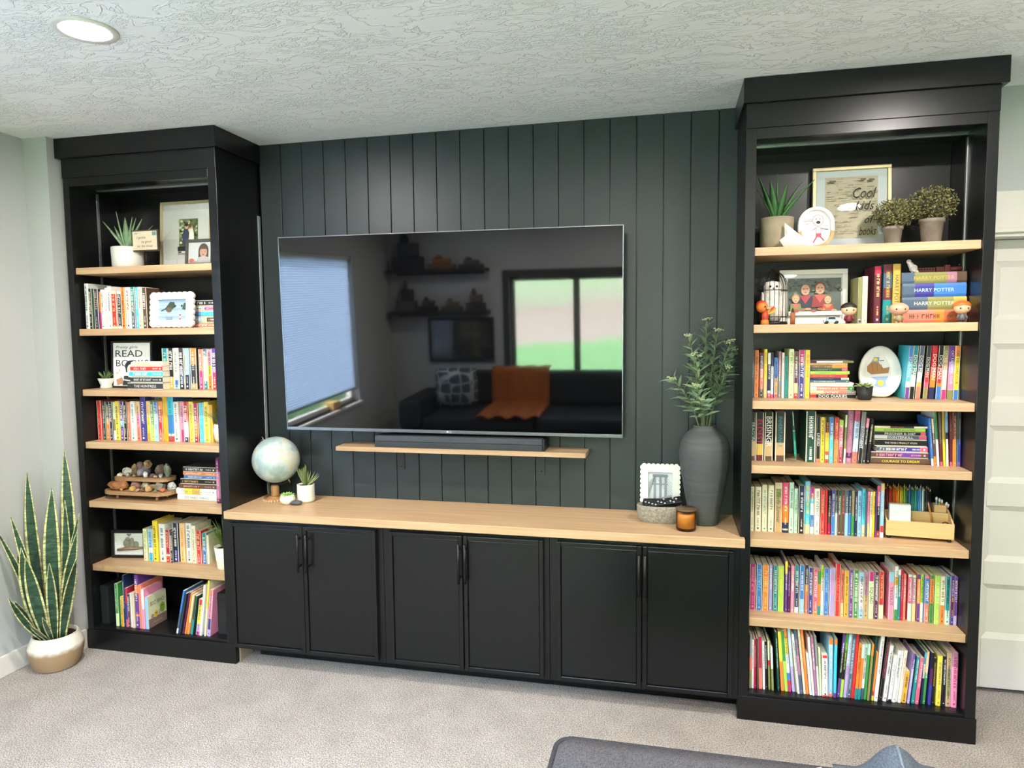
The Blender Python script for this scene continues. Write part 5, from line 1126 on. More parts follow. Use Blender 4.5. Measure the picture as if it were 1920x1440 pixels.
# ------------------------------------------------------------------ worktop ornaments, right
t = thing('floor_vase', 'tall matte charcoal vase holding leafy stems', 'vase', (0.868, -0.155, ZC))
VC = mat('charcoal_clay', '474a4b', 0.72, noise=0.14, nscale=5, stretch=(1, 1, 18), bump=0.35, bscale=26)
MB().lathe([(0.0001, 0), (0.056, 0), (0.0585, 0.005), (0.066, 0.06), (0.079, 0.13), (0.093, 0.21), (0.1005, 0.27), (0.1015, 0.30), (0.097, 0.335), (0.083, 0.365), (0.063, 0.382), (0.049, 0.391), (0.0455, 0.398), (0.046, 0.404), (0.0475, 0.407), (0.044, 0.408), (0.040, 0.400), (0.04, 0.37)], n=56, cap=False).build('vase_body', VC, t)
LM = None
def lance():
    m = MB(); L, w = 0.072, 0.019; vs = []
    for i, (s, k) in enumerate(((0, 0.1), (0.25, 0.85), (0.5, 1.0), (0.78, 0.62), (1.0, 0.04))):
        z = -0.10*s*s*L
        for y, dz in ((-1, 0.12), (0, 0), (1, 0.12)): vs.append((L*s, y*w*k/2, z+dz*w*k))
    fs = [(i*3+j, i*3+j+1, (i+1)*3+j+1, (i+1)*3+j) for i in range(4) for j in range(2)]
    m.add(vs, fs, '7a9272', True); o = m.build('leaf', LEAF); me = o.data; bpy.data.objects.remove(o); return me
LANCE = lance()
def bud_mesh():
    m = MB()
    for i in range(7): a = i*2.4; r = 0.004+0.0022*i*0.7; m.sphere((r*math.cos(a), r*math.sin(a), 0.004+0.003*(i % 3)), 0.0034, 6, 4, 'a9b386')
    o = m.build('bud_cluster', LEAF); me = o.data; bpy.data.objects.remove(o); return me
BUD = bud_mesh()
V0 = Vector((0.868, -0.155, ZC+0.39))
TIPS = ((0.735, -0.20, 1.330, 'leftmost low leafy stem bending out of the charcoal vase'), (0.873, -0.12, 1.565, 'tallest upright leafy stem in the charcoal vase'), (0.985, -0.14, 1.440, 'rightmost leafy stem leaning towards the bookcase'), (0.800, -0.16, 1.500, 'tall leafy stem on the upper left of the vase'), (0.914, -0.17, 1.515, 'tall leafy stem just right of the vase centre'), (0.962, -0.19, 1.470, 'leafy stem on the upper right of the vase'), (0.824, -0.22, 1.425, 'middle leafy stem with a pale bud cluster at its tip'), (0.830, -0.24, 1.300, 'short leafy stem at the front of the vase'), (0.850, -0.235, 1.245, 'shortest leafy stem drooping over the vase lip'), (0.955, -0.21, 1.37, 'short leafy stem on the right of the vase'))
for k, (x, y, z, lab) in enumerate(TIPS):
    tip = Vector((x, y, z)); b0 = V0+Vector(((x-0.868)*0.16, (y+0.155)*0.16, 0)); mid = b0.lerp(tip, 0.5)+Vector((-(x-0.868)*0.22, 0, 0.02))
    t = thing('leafy_stem', lab, 'plant stem', tuple(b0), 0, 'leafy stems in the vase')
    P = [((1-s)**2*b0+2*s*(1-s)*mid+s*s*tip)-b0 for s in [i/12 for i in range(13)]]
    MB().tube([P[0]+Vector((0, 0, -0.06))]+P, [0.0028]*8+[0.0022]*6, 6, '6f7d58').build('stem', LEAF, t)
    rn = random.Random(k+3); n = int(14+(z-1.2)*70)
    for i in range(n):
        s = 0.30+0.68*i/(n-1); j = s*12; a = int(min(j, 11)); q = P[a].lerp(P[a+1], j-a); d = (P[min(a+1, 12)]-P[a]).normalized()
        az = i*2.4+rn.uniform(-0.3, 0.3); sc = (1.25-0.55*s)*rn.uniform(0.85, 1.15)
        Q = d.to_track_quat('Z', 'X').to_matrix().to_4x4()
        share(LANCE, 'leaf', t, Matrix.Translation(q) @ Q @ Matrix.Rotation(az, 4, 'Z') @ Matrix.Rotation(R(-38+10*rn.random()), 4, 'Y') @ Matrix.Diagonal((sc, sc, sc, 1)))
    for j in range(3 if k in (1, 4, 5, 6, 7, 0) else 2): share(BUD, 'bud_cluster', t, Matrix.Translation(P[12]+Vector((rn.uniform(-0.012, 0.012), rn.uniform(-0.012, 0.012), rn.uniform(-0.008, 0.006)))) @ Matrix.Rotation(rn.random()*6, 4, 'Z'))
t = scallop_frame('white scalloped frame with a pencil drawing of a bridge, behind the stone trough', stand(0.690, -0.062, ZC, R(-7)), 0.172, 0.218, 0.104, 0.134, 0.046, 8, 10, 'scalloped frames')
p = Print(0.0112); p.rect(-0.054, 0.054, 0.042, 0.184, 'b9bfc4'); p.rect(-0.048, 0.05, 0.05, 0.178, 'c9ced2')
for x0 in (-0.028, -0.004, 0.018): p.rect(x0, x0+0.011, 0.06, 0.165, '8b9399')
p.rect(-0.032, 0.033, 0.158, 0.17, '7d868c'); p.rect(-0.032, 0.033, 0.125, 0.131, '8b9399')
for k in range(6): p.line([(-0.02+0.008*k, 0.165), (0.05, 0.06+0.014*k)], 0.0012, '6d757b'); p.line([(-0.02, 0.165), (-0.05, 0.07+0.012*k)], 0.0012, '6d757b')
p.poly([(-0.054, 0.042), (0.054, 0.042), (0.054, 0.085), (-0.054, 0.055)], '9aa2a6'); p.build('drawing', MATTE, t)
STN = mat('rough_stone', '8b8578', 0.9, noise=0.35, nscale=120, bump=1.0, bscale=140)
t = thing('stone_trough', 'rough oval grey stone trough holding remote controls', 'container', (0.690, -0.168, ZC))
m = MB(); n = 40; ring = []
for rad, z in ((0.80, 0.0), (0.93, 0.012), (1.0, 0.04), (0.99, 0.066), (0.97, 0.072), (0.90, 0.072), (0.88, 0.05), (0.8, 0.03), (0.0001, 0.03)):
    for i in range(n): a = 2*PI*i/n; c, s = math.cos(a), math.sin(a); sq = (abs(c)**2.6+abs(s)**2.6)**(-1/2.6); k = 1+0.03*mnoise.noise(Vector((c*3, s*3, z*40))); ring.append((0.094*rad*c*sq*k, 0.046*rad*s*sq*k, z))
m.add(ring, [(j*n+i, j*n+(i+1) % n, (j+1)*n+(i+1) % n, (j+1)*n+i) for j in range(8) for i in range(n)], None, True); m.add(ring[:n], [tuple(range(n-1, -1, -1))]); m.build('trough_body', STN, t)
for k, (x, y, z, rz, ry, L, lab) in enumerate(((0.700, -0.172, 0.8105, 0.15, -0.16, 0.16, 'black remote control with pale buttons resting across the stone trough'), (0.690, -0.150, 0.808, -0.1, -0.06, 0.14, 'plain black remote control at the back of the stone trough'))):
    t = thing('remote_control', lab, 'remote control', M=Matrix.Translation((x, y, z)) @ Matrix.Rotation(rz, 4, 'Z') @ Matrix.Rotation(ry, 4, 'Y') @ Matrix.Rotation(R(32 if k == 0 else 20), 4, 'X'), group='remote controls')
    box('remote_body', -L/2, L/2, -0.018, 0.018, -0.007, 0.007, mat('remote_plastic', '151617', 0.45), t, 0.003)
    if k == 0:
        for i in range(11):
            for j in range(4):
                if (i*7+j*3) % 5: box('button', -0.07+i*0.0125, -0.063+i*0.0125, -0.0145+j*0.0078, -0.0095+j*0.0078, 0.0068, 0.0084, mat('button_pale', 'b9bcbe', 0.5) if (i+j) % 3 == 0 else mat('button_dark', '3a3c3e', 0.5), t)
t = thing('glass_candle', 'amber ribbed glass candle jar in front of the vase', 'candle', (0.794, -0.268, ZC))
AMB = glass('amber_glass', (0.94, 0.74, 0.46), 0.9, 0.02)
m = MB(); n = 72; vs = []
for r, z in ((0.036, 0.0), (0.039, 0.004), (0.039, 0.078), (0.0375, 0.080)):
    for i in range(n): a = 2*PI*i/n; k = r+(0.0012 if i % 3 == 0 else -0.0006); vs.append((k*math.cos(a), k*math.sin(a), z))
m.add(vs, [(j*n+i, j*n+(i+1) % n, (j+1)*n+(i+1) % n, (j+1)*n+i) for j in range(3) for i in range(n)], None, True); m.build('ribbed_glass', AMB, t)
MB().lathe([(0.0001, 0.002), (0.034, 0.002), (0.034, 0.01)], n=32, cap=False).build('glass_base', mat('dark_amber', '3a2412', 0.2), t)
MB().lathe([(0.0001, 0.010), (0.0335, 0.010), (0.0335, 0.066), (0.0001, 0.064)], n=32, cap=False).build('wax', mat('amber_wax', 'e0a85e', 0.6, noise=0.05), t)
MB().lathe([(0.0001, 0.0805), (0.041, 0.0805), (0.042, 0.083), (0.041, 0.087), (0.0001, 0.088)], n=40, cap=False).build('lid', mat('smoked_lid', '5b4632', 0.35, noise=0.1), t)

# ------------------------------------------------------------------ right bookcase, top shelf
Z = 1.8297
t = thing('potted_agave', 'dark green agave in a concrete grey tub, top shelf', 'plant', (1.130, -0.165, Z))
pot(t, [(0.0001, 0), (0.056, 0), (0.059, 0.004), (0.0635, 0.126), (0.059, 0.126), (0.057, 0.112)], mat('concrete', 'a0937c', 0.85, noise=0.12, nscale=20, bump=0.2), 0.058, 0.113)
plant(t, 0.108, [(0, -4, 0.19, 0.034, 0.014, 0.1, AG), (200, 20, 0.2, 0.034, 0.013, 0.1, AG), (165, 22, 0.16, 0.03, 0.012, 0.2, AG), (235, 16, 0.17, 0.03, 0.012, 0.1, AG), (15, 24, 0.19, 0.034, 0.013, 0.25, AG), (-20, 34, 0.2, 0.034, 0.013, 0.25, AG), (40, 40, 0.17, 0.03, 0.012, 0.3, AG), (300, 18, 0.16, 0.03, 0.012, 0.1, AG), (120, 22, 0.16, 0.028, 0.012, 0.1, AG)])
t = thing('paper_plane', 'folded white paper aeroplane in front of the concrete tub', 'ornament', (1.126, -0.252, Z))
m = MB(); A = (0.022, 0.012, 0.097); B = (0.030, -0.004, 0.052); Cc = (0.0, -0.02, 0.028); D = (0.022, 0.0, 0.0); N = (0.130, 0.006, 0.004)
Wt = 0.0008
m.add([A, B, N], [(0, 1, 2)], None); m.add([B, Cc, N], [(0, 1, 2)], None); m.add([Cc, D, N], [(0, 1, 2)], None); m.add([A, D, N], [(0, 2, 1)], None)
o = m.build('folded_sheet', mat('white_paper', 'e4ddd4', 0.85, noise=0.02), t); so = o.modifiers.new('solid', 'SOLIDIFY'); so.thickness = 0.0012
t = thing('oval_plaque', 'oval wood and white plaque with a child drawing of a running figure', 'ornament', M=stand(1.268, -0.212, Z, R(-6)))
def stadium(w, h, n=14):
    r = w/2; pts = []
    for k in range(n+1): a = PI*k/n; pts.append((r*math.cos(a), h-r+r*math.sin(a)))
    for k in range(n+1): a = PI+PI*k/n; pts.append((r*math.cos(a), r+r*math.sin(a)))
    return pts
out = stadium(0.128, 0.158); inn_ = [(x*0.83, 0.079+(z-0.079)*0.86) for x, z in out]
def ring_part(name, sel, m_):
    m = MB(); n = len(out)
    for i in range(n):
        j = (i+1) % n
        if not sel((out[i][1]+out[j][1])/2): continue
        a, b, c, d = out[i], out[j], inn_[j], inn_[i]
        vs = [(q[0], y, q[1]) for y in (0, 0.022) for q in (a, b, c, d)]
        m.add(vs, [(0, 3, 2, 1), (4, 5, 6, 7), (0, 1, 5, 4), (2, 3, 7, 6), (1, 2, 6, 5), (3, 0, 4, 7)])
    return m.build(name, m_, t)
ring_part('white_rim', lambda z: z > 0.072, WHITE); ring_part('wooden_rim', lambda z: z <= 0.072, wood('plaque_wood', 'c79a62', 'a87c48', 0.5, 2))
MB().prism(list(reversed(inn_)), 0.012, 0.02).build('back_plate', WHITE, t)
p = Print(0.0115); c = '4a4a52'
p.ell(0.008, 0.108, 0.020, 0.022, c); p.ell(0.008, 0.108, 0.0185, 0.0205, 'ead9cc'); p.ell(0.009, 0.1, 0.008, 0.006, '3a3a40')
for dx in (0.001, 0.015): p.ell(dx, 0.113, 0.002, 0.0025, c)
p.line([(-0.012, 0.112), (-0.042, 0.115)], 0.002, 'a58ab0'); p.line([(-0.012, 0.106), (-0.044, 0.106)], 0.002, c); p.line([(-0.014, 0.1), (-0.04, 0.092)], 0.003, 'c9a0c0')
p.rect(0.0, 0.018, 0.056, 0.083, '9a9aa0'); p.rect(0.002, 0.016, 0.058, 0.08, 'e0e0e0'); p.line([(0.0, 0.078), (-0.012, 0.07)], 0.002, c); p.line([(0.018, 0.075), (0.044, 0.071)], 0.003, c); p.rect(0.0, 0.019, 0.044, 0.057, 'c0566a'); p.line([(0.003, 0.045), (-0.01, 0.022)], 0.005, 'c0566a'); p.line([(0.016, 0.045), (0.03, 0.028)], 0.004, '9a5a60')
p.build('drawing', MATTE, t)
t = frame('framed_print', 'large pale gold frame holding an old form overlaid with script lettering', 'framed print', stand(1.424, -0.078, Z, R(-5.0)), 0.288, 0.335, 0.014, 0.022, GOLD, 'd3dadd')
p = Print(0.0097); p.rect(-0.097, 0.097, 0.05, 0.295, 'c9bda4')
rr = random.Random(9)
for k in range(26):
    z = 0.285-k*0.0085; x = -0.09
    while x < 0.085:
        w_ = rr.uniform(0.006, 0.03)
        if rr.random() < 0.45: p.rect(x, min(x+w_, 0.092), z, z+rr.uniform(0.0015, 0.004), rr.choice(('a89c84', '968a74', 'b0a58e')))
        x += w_+0.006
p.line([(-0.095, 0.225), (0.095, 0.228)], 0.001, '8a7f6c'); p.rect(-0.085, -0.06, 0.272, 0.279, '6d6456'); p.rect(0.03, 0.05, 0.276, 0.282, '6d6456'); p.rect(0.06, 0.08, 0.272, 0.28, '6d6456')
for (s_, x, z, h_, w_) in (('Cool', 0.003, 0.205, 0.042, 0.085), ('kids', 0.012, 0.158, 0.036, 0.068), ('of', 0.045, 0.105, 0.03, 0.035), ('books', 0.025, 0.058, 0.034, 0.062)): p.text(s_, x, z, h_, '2c2a28', 0.35, width=w_)
p.build('printed_sheet', MATTE, t)
def bush(label, x, y, z, prof, sr, sz, fc, fr, seed):
    t = thing('potted_shrub', label, 'plant', (x, y, z), 0, 'potted olive shrubs')
    pot(t, prof, mat('grey_terracotta', '857a6e', 0.9, noise=0.2, nscale=25, bump=0.3), sr, sz)
    m = MB(); rn = random.Random(seed)
    for i in range(2000):
        d = Vector((rn.gauss(0, 1), rn.gauss(0, 1), rn.gauss(0, 1))).normalized(); k = rn.uniform(0.35, 1.0)**0.6; c = Vector((d.x*fr[0]*k, d.y*fr[1]*k, fc+d.z*fr[2]*k))
        u = Vector((rn.gauss(0, 1), rn.gauss(0, 1), rn.gauss(0.4, 1))).normalized(); w = u.orthogonal().normalized(); L = rn.uniform(0.008, 0.014); b_ = L*0.26
        m.add([c, c+u*L*0.5+w*b_, c+u*L, c+u*L*0.5-w*b_], [(0, 1, 2, 3)], rn.choice(('7d7a4e', '5e6038', '969062', '6d6c42', 'a8a072', '4c4e2e')))
    o = m.build('foliage', LEAF, t); o['kind'] = 'stuff'
    m = MB()
    for i in range(14):
        a = i*2.4; e_ = Vector((math.cos(a)*fr[0]*0.7, math.sin(a)*fr[1]*0.7, fc+fr[2]*0.5*math.sin(i))); m.tube([(0, 0, sz), e_*0.5+Vector((0, 0, sz*0.5)), e_], 0.0012, 5, '5a4a34')
    m.build('twigs', LEAF, t)
bush('smaller grey green shrub in a clay pot, next to gold frame', 1.542, -0.175, Z, [(0.0001, 0), (0.0235, 0), (0.025, 0.003), (0.032, 0.062), (0.035, 0.063), (0.0355, 0.074), (0.032, 0.074), (0.03, 0.066)], 0.031, 0.068, 0.122, (0.07, 0.065, 0.058), 3)
bush('larger grey green shrub in a clay pot at the shelf end', 1.674, -0.172, Z, [(0.0001, 0), (0.029, 0), (0.031, 0.003), (0.0395, 0.083), (0.043, 0.084), (0.0435, 0.097), (0.039, 0.097), (0.037, 0.088)], 0.038, 0.09, 0.150, (0.087, 0.075, 0.068), 8)

# ------------------------------------------------------------------ right bookcase, second shelf
Z = 1.542
t = thing('birdcage', 'small black wire birdcage with domed top and a white owl inside', 'birdcage', (1.113, -0.205, Z))
m = MB(); m.lathe([(0.0001, 0), (0.056, 0), (0.058, 0.006), (0.055, 0.012), (0.0001, 0.012)], n=32, cap=False); m.build('cage_base', BLACKM, t)
for k in range(20):
    a = 2*PI*k/20; c, s = math.cos(a), math.sin(a); pts = [(0.055*c, 0.055*s, 0.01), (0.055*c, 0.055*s, 0.135)]
    for j in range(1, 8): q = PI/2*j/7; pts.append((0.055*c*math.cos(q)+0.002*c, 0.055*s*math.cos(q)+0.002*s, 0.135+0.072*math.sin(q)))
    MB().tube(pts, 0.0011, 5).build('bar', BLACKM, t)
for z in (0.03, 0.132): MB().tube([(0.0555*math.cos(2*PI*k/28), 0.0555*math.sin(2*PI*k/28), z) for k in range(28)], 0.0015, 5, closed=True).build('hoop', BLACKM, t)
m = MB(); m.lathe([(0.012, 0.203), (0.009, 0.212), (0.004, 0.216), (0.0001, 0.217)], n=16, cap=False); m.tube([(0.011*math.cos(2*PI*k/18), 0, 0.226+0.011*math.sin(2*PI*k/18)) for k in range(18)], 0.0018, 6, closed=True); m.build('hanging_ring', BLACKM, t)
t = thing('owl_figurine', 'white speckled owl figure standing inside the birdcage', 'figurine', (1.113, -0.205, Z+0.0125))
OWL = mat('white_speckle', 'e0d8d0', 0.7, noise=0.2, nscale=70)
MB().lathe([(0.0001, 0), (0.03, 0.002), (0.04, 0.035), (0.041, 0.07), (0.034, 0.105), (0.031, 0.115), (0.033, 0.135), (0.026, 0.152), (0.0001, 0.158)], n=24, cap=False).build('body', OWL, t)
for s_ in (-1, 1):
    MB().sphere((s_*0.012, -0.031, 0.134), 0.0045, 10, 6).build('eye', mat('dark_eye', '15120f', 0.2), t); MB().sphere((s_*0.037, 0.002, 0.07), 1, 12, 8, sc=(0.008, 0.024, 0.045)).build('wing', OWL, t)
MB().lathe([(0.004, 0), (0.0001, 0.01)], M=Matrix.Translation((0, -0.03, 0.127)) @ Matrix.Rotation(R(120), 4, 'X'), n=8).build('beak', mat('beak', '4a4038', 0.4), t)
t = thing('bird_figurine', 'orange and red toy bird with one raised wing before the cage', 'figurine', (1.072, -0.292, Z))
OR1 = mat('toy_orange', 'd9742c', 0.45); RD1 = mat('toy_red', 'b53a26', 0.45); YL1 = mat('toy_yellow', 'e0a038', 0.45)
MB().sphere((-0.006, 0.004, 0.066), 1, 18, 12, sc=(0.022, 0.02, 0.021)).build('head', OR1, t); MB().sphere((-0.008, 0.008, 0.072), 1, 16, 10, sc=(0.0215, 0.018, 0.02)).build('crest', RD1, t)
MB().lathe([(0.007, 0), (0.005, 0.007), (0.0001, 0.016)], M=Matrix.Translation((0.010, -0.010, 0.062)) @ Matrix.Rotation(R(60), 4, 'Z') @ Matrix.Rotation(R(95), 4, 'X'), n=10).build('beak', mat('toy_beak', 'a89878', 0.4), t)
MB().sphere((0.002, -0.015, 0.068), 0.003, 10, 6).build('eye', mat('dark_eye', '15120f', 0.2), t); MB().sphere((0.004, 0.0, 0.032), 1, 14, 10, sc=(0.013, 0.012, 0.02)).build('body', RD1, t); MB().lathe([(0.016, 0), (0.014, 0.016), (0.006, 0.022)], (0.004, 0, 0), 16).build('perch', OR1, t)
for k in range(7):
    a = R(18+k*13); L = 0.036+0.006*math.sin(k)
    o = MB().sphere((0, 0, L/2), 1, 8, 6, sc=(0.0042, 0.002, L/2)).build('wing_feather', (YL1, OR1, RD1)[k % 3], t); o.matrix_local = Matrix.Translation((0.012, 0.0, 0.038)) @ Matrix.Rotation(R(90)-a+R(-8), 4, 'Y')
t = thing('clay_cup', 'little terracotta cup with a dark stopper beside the birdcage', 'cup', (1.1795, -0.262, Z))
MB().lathe([(0.0001, 0), (0.0085, 0), (0.0095, 0.044), (0.008, 0.045), (0.0075, 0.04)], n=20, cap=False).build('cup_body', mat('clay', '9a5a38', 0.7), t); MB().lathe([(0.0078, 0.041), (0.005, 0.05), (0.003, 0.058), (0.0001, 0.062)], n=14, cap=False).build('stopper', mat('dark_stop', '2a221c', 0.5), t)
t = frame('picture_frame', 'white rounded frame with a cartoon family portrait', 'picture frame', stand(1.278, -0.13, Z, R(-4)), 0.252, 0.216, 0.02, 0.016, WHITE, 'e4e2dc', glassy=True)
p = Print(0.0068); p.rect(-0.093, 0.103, 0.034, 0.182, '5d6a62')
for i in range(60): p.ell(-0.09+0.19*rr.random(), 0.10+0.078*rr.random(), 0.006, 0.005, rr.choice(('4d5a54', '6f7d72', '3d4844', '808c80')), 7)
def pers(x, z, s, skin, hair, robe, coll):
    p.poly([(x-0.030*s, z-0.068*s), (x+0.030*s, z-0.068*s), (x+0.024*s, z-0.024*s), (x-0.024*s, z-0.024*s)], robe); p.poly([(x-0.02*s, z-0.022*s), (x+0.02*s, z-0.022*s), (x, z-0.052*s)], coll)
    if hair: p.ell(x, z+0.006*s, 0.02*s, 0.022*s, hair)
    p.ell(x, z, 0.0155*s, 0.02*s, skin)
    for dx in (-0.006, 0.006): p.ell(x+dx*s, z+0.004*s, 0.0022*s, 0.0018*s, '2a2220')
    p.ell(x, z-0.009*s, 0.006*s, 0.0022*s, 'a85a4e')
pers(-0.03, 0.135, 1.05, 'c99a7c', None, '2d3040', 'b03a48'); pers(0.024, 0.138, 1.05, 'c99a7c', '6a4030', '8f3034', 'c05a50'); pers(-0.066, 0.098, 0.75, 'd3a888', 'b08a58', '7d8f4a', 'c06a60'); pers(0.052, 0.094, 0.75, 'd3a888', '8a6a40', 'b84438', 'd08a60')
p.rect(-0.093, 0.103, 0.034, 0.05, 'e0ddd4')
for i in range(14): p.ell(-0.075+0.165*rr.random(), 0.05+0.01*rr.random(), 0.012, 0.005, rr.choice(('b8906a', 'a85a48', '8a7a50')), 8)
p.build('portrait_print', PRINT, t)
# plain toy figures: round heads without any particular face
def toy(label, x, y, hs, skin, hair, coat, trous):
    t = thing('toy_figure', label, 'figurine', (x, y, Z), 0, 'little vinyl figures')
    S = mat('vinyl_'+skin, skin, 0.4, noise=0.02)
    MB().sphere((0, 0, 0.052), 1, 24, 14, sc=(0.0265*hs, 0.021*hs, 0.0225)).build('head', S, t)
    if hair:
        m = MB(); m.sphere((0, 0.003, 0.0585), 1, 24, 14, sc=(0.0285*hs, 0.0225*hs, 0.0205)); o = m.build('hair', mat('vinyl_'+hair, hair, 0.5, noise=0.12, nscale=60), t)
        me = o.data
        for v in me.vertices:
            if v.co.z < 0.056 and v.co.y < 0.006: v.co.z = 0.058+0.15*(v.co.z-0.056); v.co.y *= 0.9
    for s_ in (-1, 1):
        MB().sphere((s_*0.0115*hs, -0.0186*hs, 0.050), 1, 10, 6, sc=(0.0026, 0.002, 0.0032)).build('eye', mat('dark_eye', '15120f', 0.2), t)
        MB().tube([(s_*0.010, 0, 0.028), (s_*0.0145, -0.001, 0.020), (s_*0.015, -0.003, 0.013)], [0.0042, 0.0038, 0.0034], 8).build('arm', mat('vinyl_'+coat, coat, 0.5), t)
        MB().tube([(s_*0.0055, 0, 0.014), (s_*0.006, 0, 0.004), (s_*0.0065, -0.002, 0.0)], [0.005, 0.0045, 0.0058], 8).build('leg', mat('vinyl_'+trous, trous, 0.5), t)
    MB().lathe([(0.012, 0.008), (0.0115, 0.02), (0.008, 0.03), (0.005, 0.034)], n=16).build('torso', mat('vinyl_'+coat, coat, 0.5), t)
toy('small dark haired toy figure in a maroon coat', 1.3735, -0.272, 1.0, 'd9b08c', '2c221c', '6e2430', '3a2a24')
toy('small bald beige toy figure in a pale tunic', 1.541, -0.275, 1.25, 'd0a488', None, '9a8a66', 'c49a80')
toy('small orange haired toy figure in a grey suit', 1.748, -0.275, 1.05, 'e0b08a', 'c8682c', '5d5c60', '4a4a4e')
t = thing('toy_car', 'tiny pale blue toy car in front of the white frame', 'toy car', (1.311, -0.282, Z))
CB = mat('pale_blue_enamel', 'a3b4b8', 0.3)
m = MB(); m.prism([(-0.028, 0.005), (0.028, 0.005), (0.029, 0.014), (0.017, 0.017), (0.011, 0.027), (-0.011, 0.027), (-0.017, 0.017), (-0.028, 0.015)], -0.011, 0.011); m.build('car_body', CB, t, 0.0015)
m = MB(); m.prism([(-0.014, 0.0175), (0.014, 0.0175), (0.0095, 0.0255), (-0.0095, 0.0255)], -0.0114, 0.0114); m.build('car_windows', mat('car_glass', '2a3236', 0.15), t)
for sx in (-0.017, 0.017):
    for sy in (-0.0105, 0.0105): MB().lathe([(0.0001, -0.002), (0.006, -0.002), (0.006, 0.002), (0.0001, 0.002)], M=Matrix.Translation((sx, sy, 0.006)) @ Matrix.Rotation(R(90), 4, 'X'), n=16, cap=False).build('wheel', BLACKM, t)
t = thing('display_cube', 'tiny silver display cube beside the maroon coated figure', 'ornament', (1.413, -0.262, Z)); box('cube_body', -0.007, 0.007, -0.005, 0.005, 0, 0.016, mat('silver_plate', '9a9c9a', 0.35, metal=0.6), t, 0.0006)
p = Print(-0.0053); p.ell(0, 0.008, 0.004, 0.004, '3a3c3e'); p.build('plate_mark', PRINT, t)
ZS = 1.542+0.1818
t = thing('owl_figurine', 'small white owl ornament perched on top of the book stack', 'figurine', (1.604, -0.205, ZS+0.001))
m = MB(); m.tube([(0.022, 0, 0.002), (0.010, 0, 0.012), (0.0, 0, 0.024), (-0.009, 0, 0.037), (-0.012, 0, 0.044)], [0.002, 0.009, 0.0115, 0.009, 0.006], 12); m.build('body', OWL, t); MB().sphere((-0.013, 0, 0.045), 0.0085, 14, 8).build('head', OWL, t)
for s_ in (-1, 1):
    MB().sphere((-0.016, s_*0.003-0.0065, 0.046), 0.0014, 8, 5).build('eye', mat('dark_eye', '15120f', 0.2), t); MB().tube([(0.0, s_*0.004, 0.013), (-0.002, s_*0.004, 0.0)], 0.0016, 6).build('leg', OWL, t)
    MB().sphere((0.003, s_*0.009, 0.02), 1, 10, 6, sc=(0.012, 0.003, 0.013)).build('wing', OWL, t)
TR = mat('train_red', '6d2a2c', 0.45, noise=0.15); 
t = thing('toy_carriage', 'dark red toy railway carriage on the stacked books', 'toy train', (1.652, -0.19, ZS+0.001))
box('carriage_body', -0.031, 0.031, -0.009, 0.009, 0.004, 0.022, TR, t, 0.002)
for i in range(6): box('window', -0.027+i*0.0092, -0.0215+i*0.0092, -0.0094, -0.0088, 0.012, 0.018, mat('car_glass', '2a3236', 0.15), t)
for sx in (-0.022, 0.022): MB().lathe([(0.0001, -0.009), (0.004, -0.009), (0.004, 0.009), (0.0001, 0.009)], M=Matrix.Translation((sx, 0, 0.004)) @ Matrix.Rotation(R(90), 4, 'X'), n=12, cap=False).build('wheel_set', BLACKM, t)
t = thing('toy_locomotive', 'dark red toy steam locomotive on the stacked books', 'toy train', (1.728, -0.19, ZS+0.001))
box('tender', -0.042, -0.014, -0.009, 0.009, 0.005, 0.024, TR, t, 0.002); box('cab', -0.013, 0.004, -0.009, 0.009, 0.005, 0.030, TR, t, 0.001)
MB().lathe([(0.0001, 0), (0.0085, 0), (0.0085, 0.042), (0.0001, 0.044)], M=Matrix.Translation((0.004, 0, 0.016)) @ Matrix.Rotation(R(90), 4, 'Y'), n=18, cap=False).build('boiler', TR, t)
MB().lathe([(0.0028, 0), (0.0028, 0.008), (0.004, 0.0105)], (0.037, 0, 0.023), 12).build('funnel', BLACKM, t); box('running_board', -0.012, 0.05, -0.0095, 0.0095, 0.0045, 0.0065, BLACKM, t)
for sx in (-0.034, -0.022, 0.004, 0.018, 0.034): MB().lathe([(0.0001, -0.0085), (0.0048, -0.0085), (0.0048, 0.0085), (0.0001, 0.0085)], M=Matrix.Translation((sx, 0, 0.0048)) @ Matrix.Rotation(R(90), 4, 'X'), n=14, cap=False).build('wheel_set', BLACKM, t)

# ------------------------------------------------------------------ right bookcase, third to fifth shelf
t = thing('potted_succulent', 'green rosette succulent in a small matte black pot', 'plant', (1.448, -0.222, 1.2541))
pot(t, [(0.0001, 0), (0.021, 0), (0.0245, 0.006), (0.0285, 0.052), (0.026, 0.052), (0.025, 0.046)], mat('matte_black_pot', '1d1e1f', 0.6), 0.0255, 0.047)
rosette(t, 0.047, 0.042, 18, ('7d9255', 'a3b07c'), 0.03)
t = thing('egg_frame', 'white egg shaped frame holding a crayon drawing', 'picture frame', M=stand(1.527, -0.135, 1.2541, R(-7), R(-4)))
def egg(w, h, n=44, flat=0.0):
    return [(w/2*math.cos(2*PI*i/n)*(1-0.07*math.sin(2*PI*i/n)), max(h/2+h/2*1.03*math.sin(2*PI*i/n), 0.0)) for i in range(n)]
out = egg(0.150, 0.198); inn_ = [(x*0.60-0.006, 0.104+(z-0.099)*0.62) for x, z in egg(0.150, 0.198)]
m = MB(); n = len(out); vs = [(x, 0.004, z) for x, z in out]+[(x*0.95, 0.0, 0.099+(z-0.099)*0.95) for x, z in out]+[(x, 0.007, z) for x, z in inn_]+[(x, 0.022, z) for x, z in out]
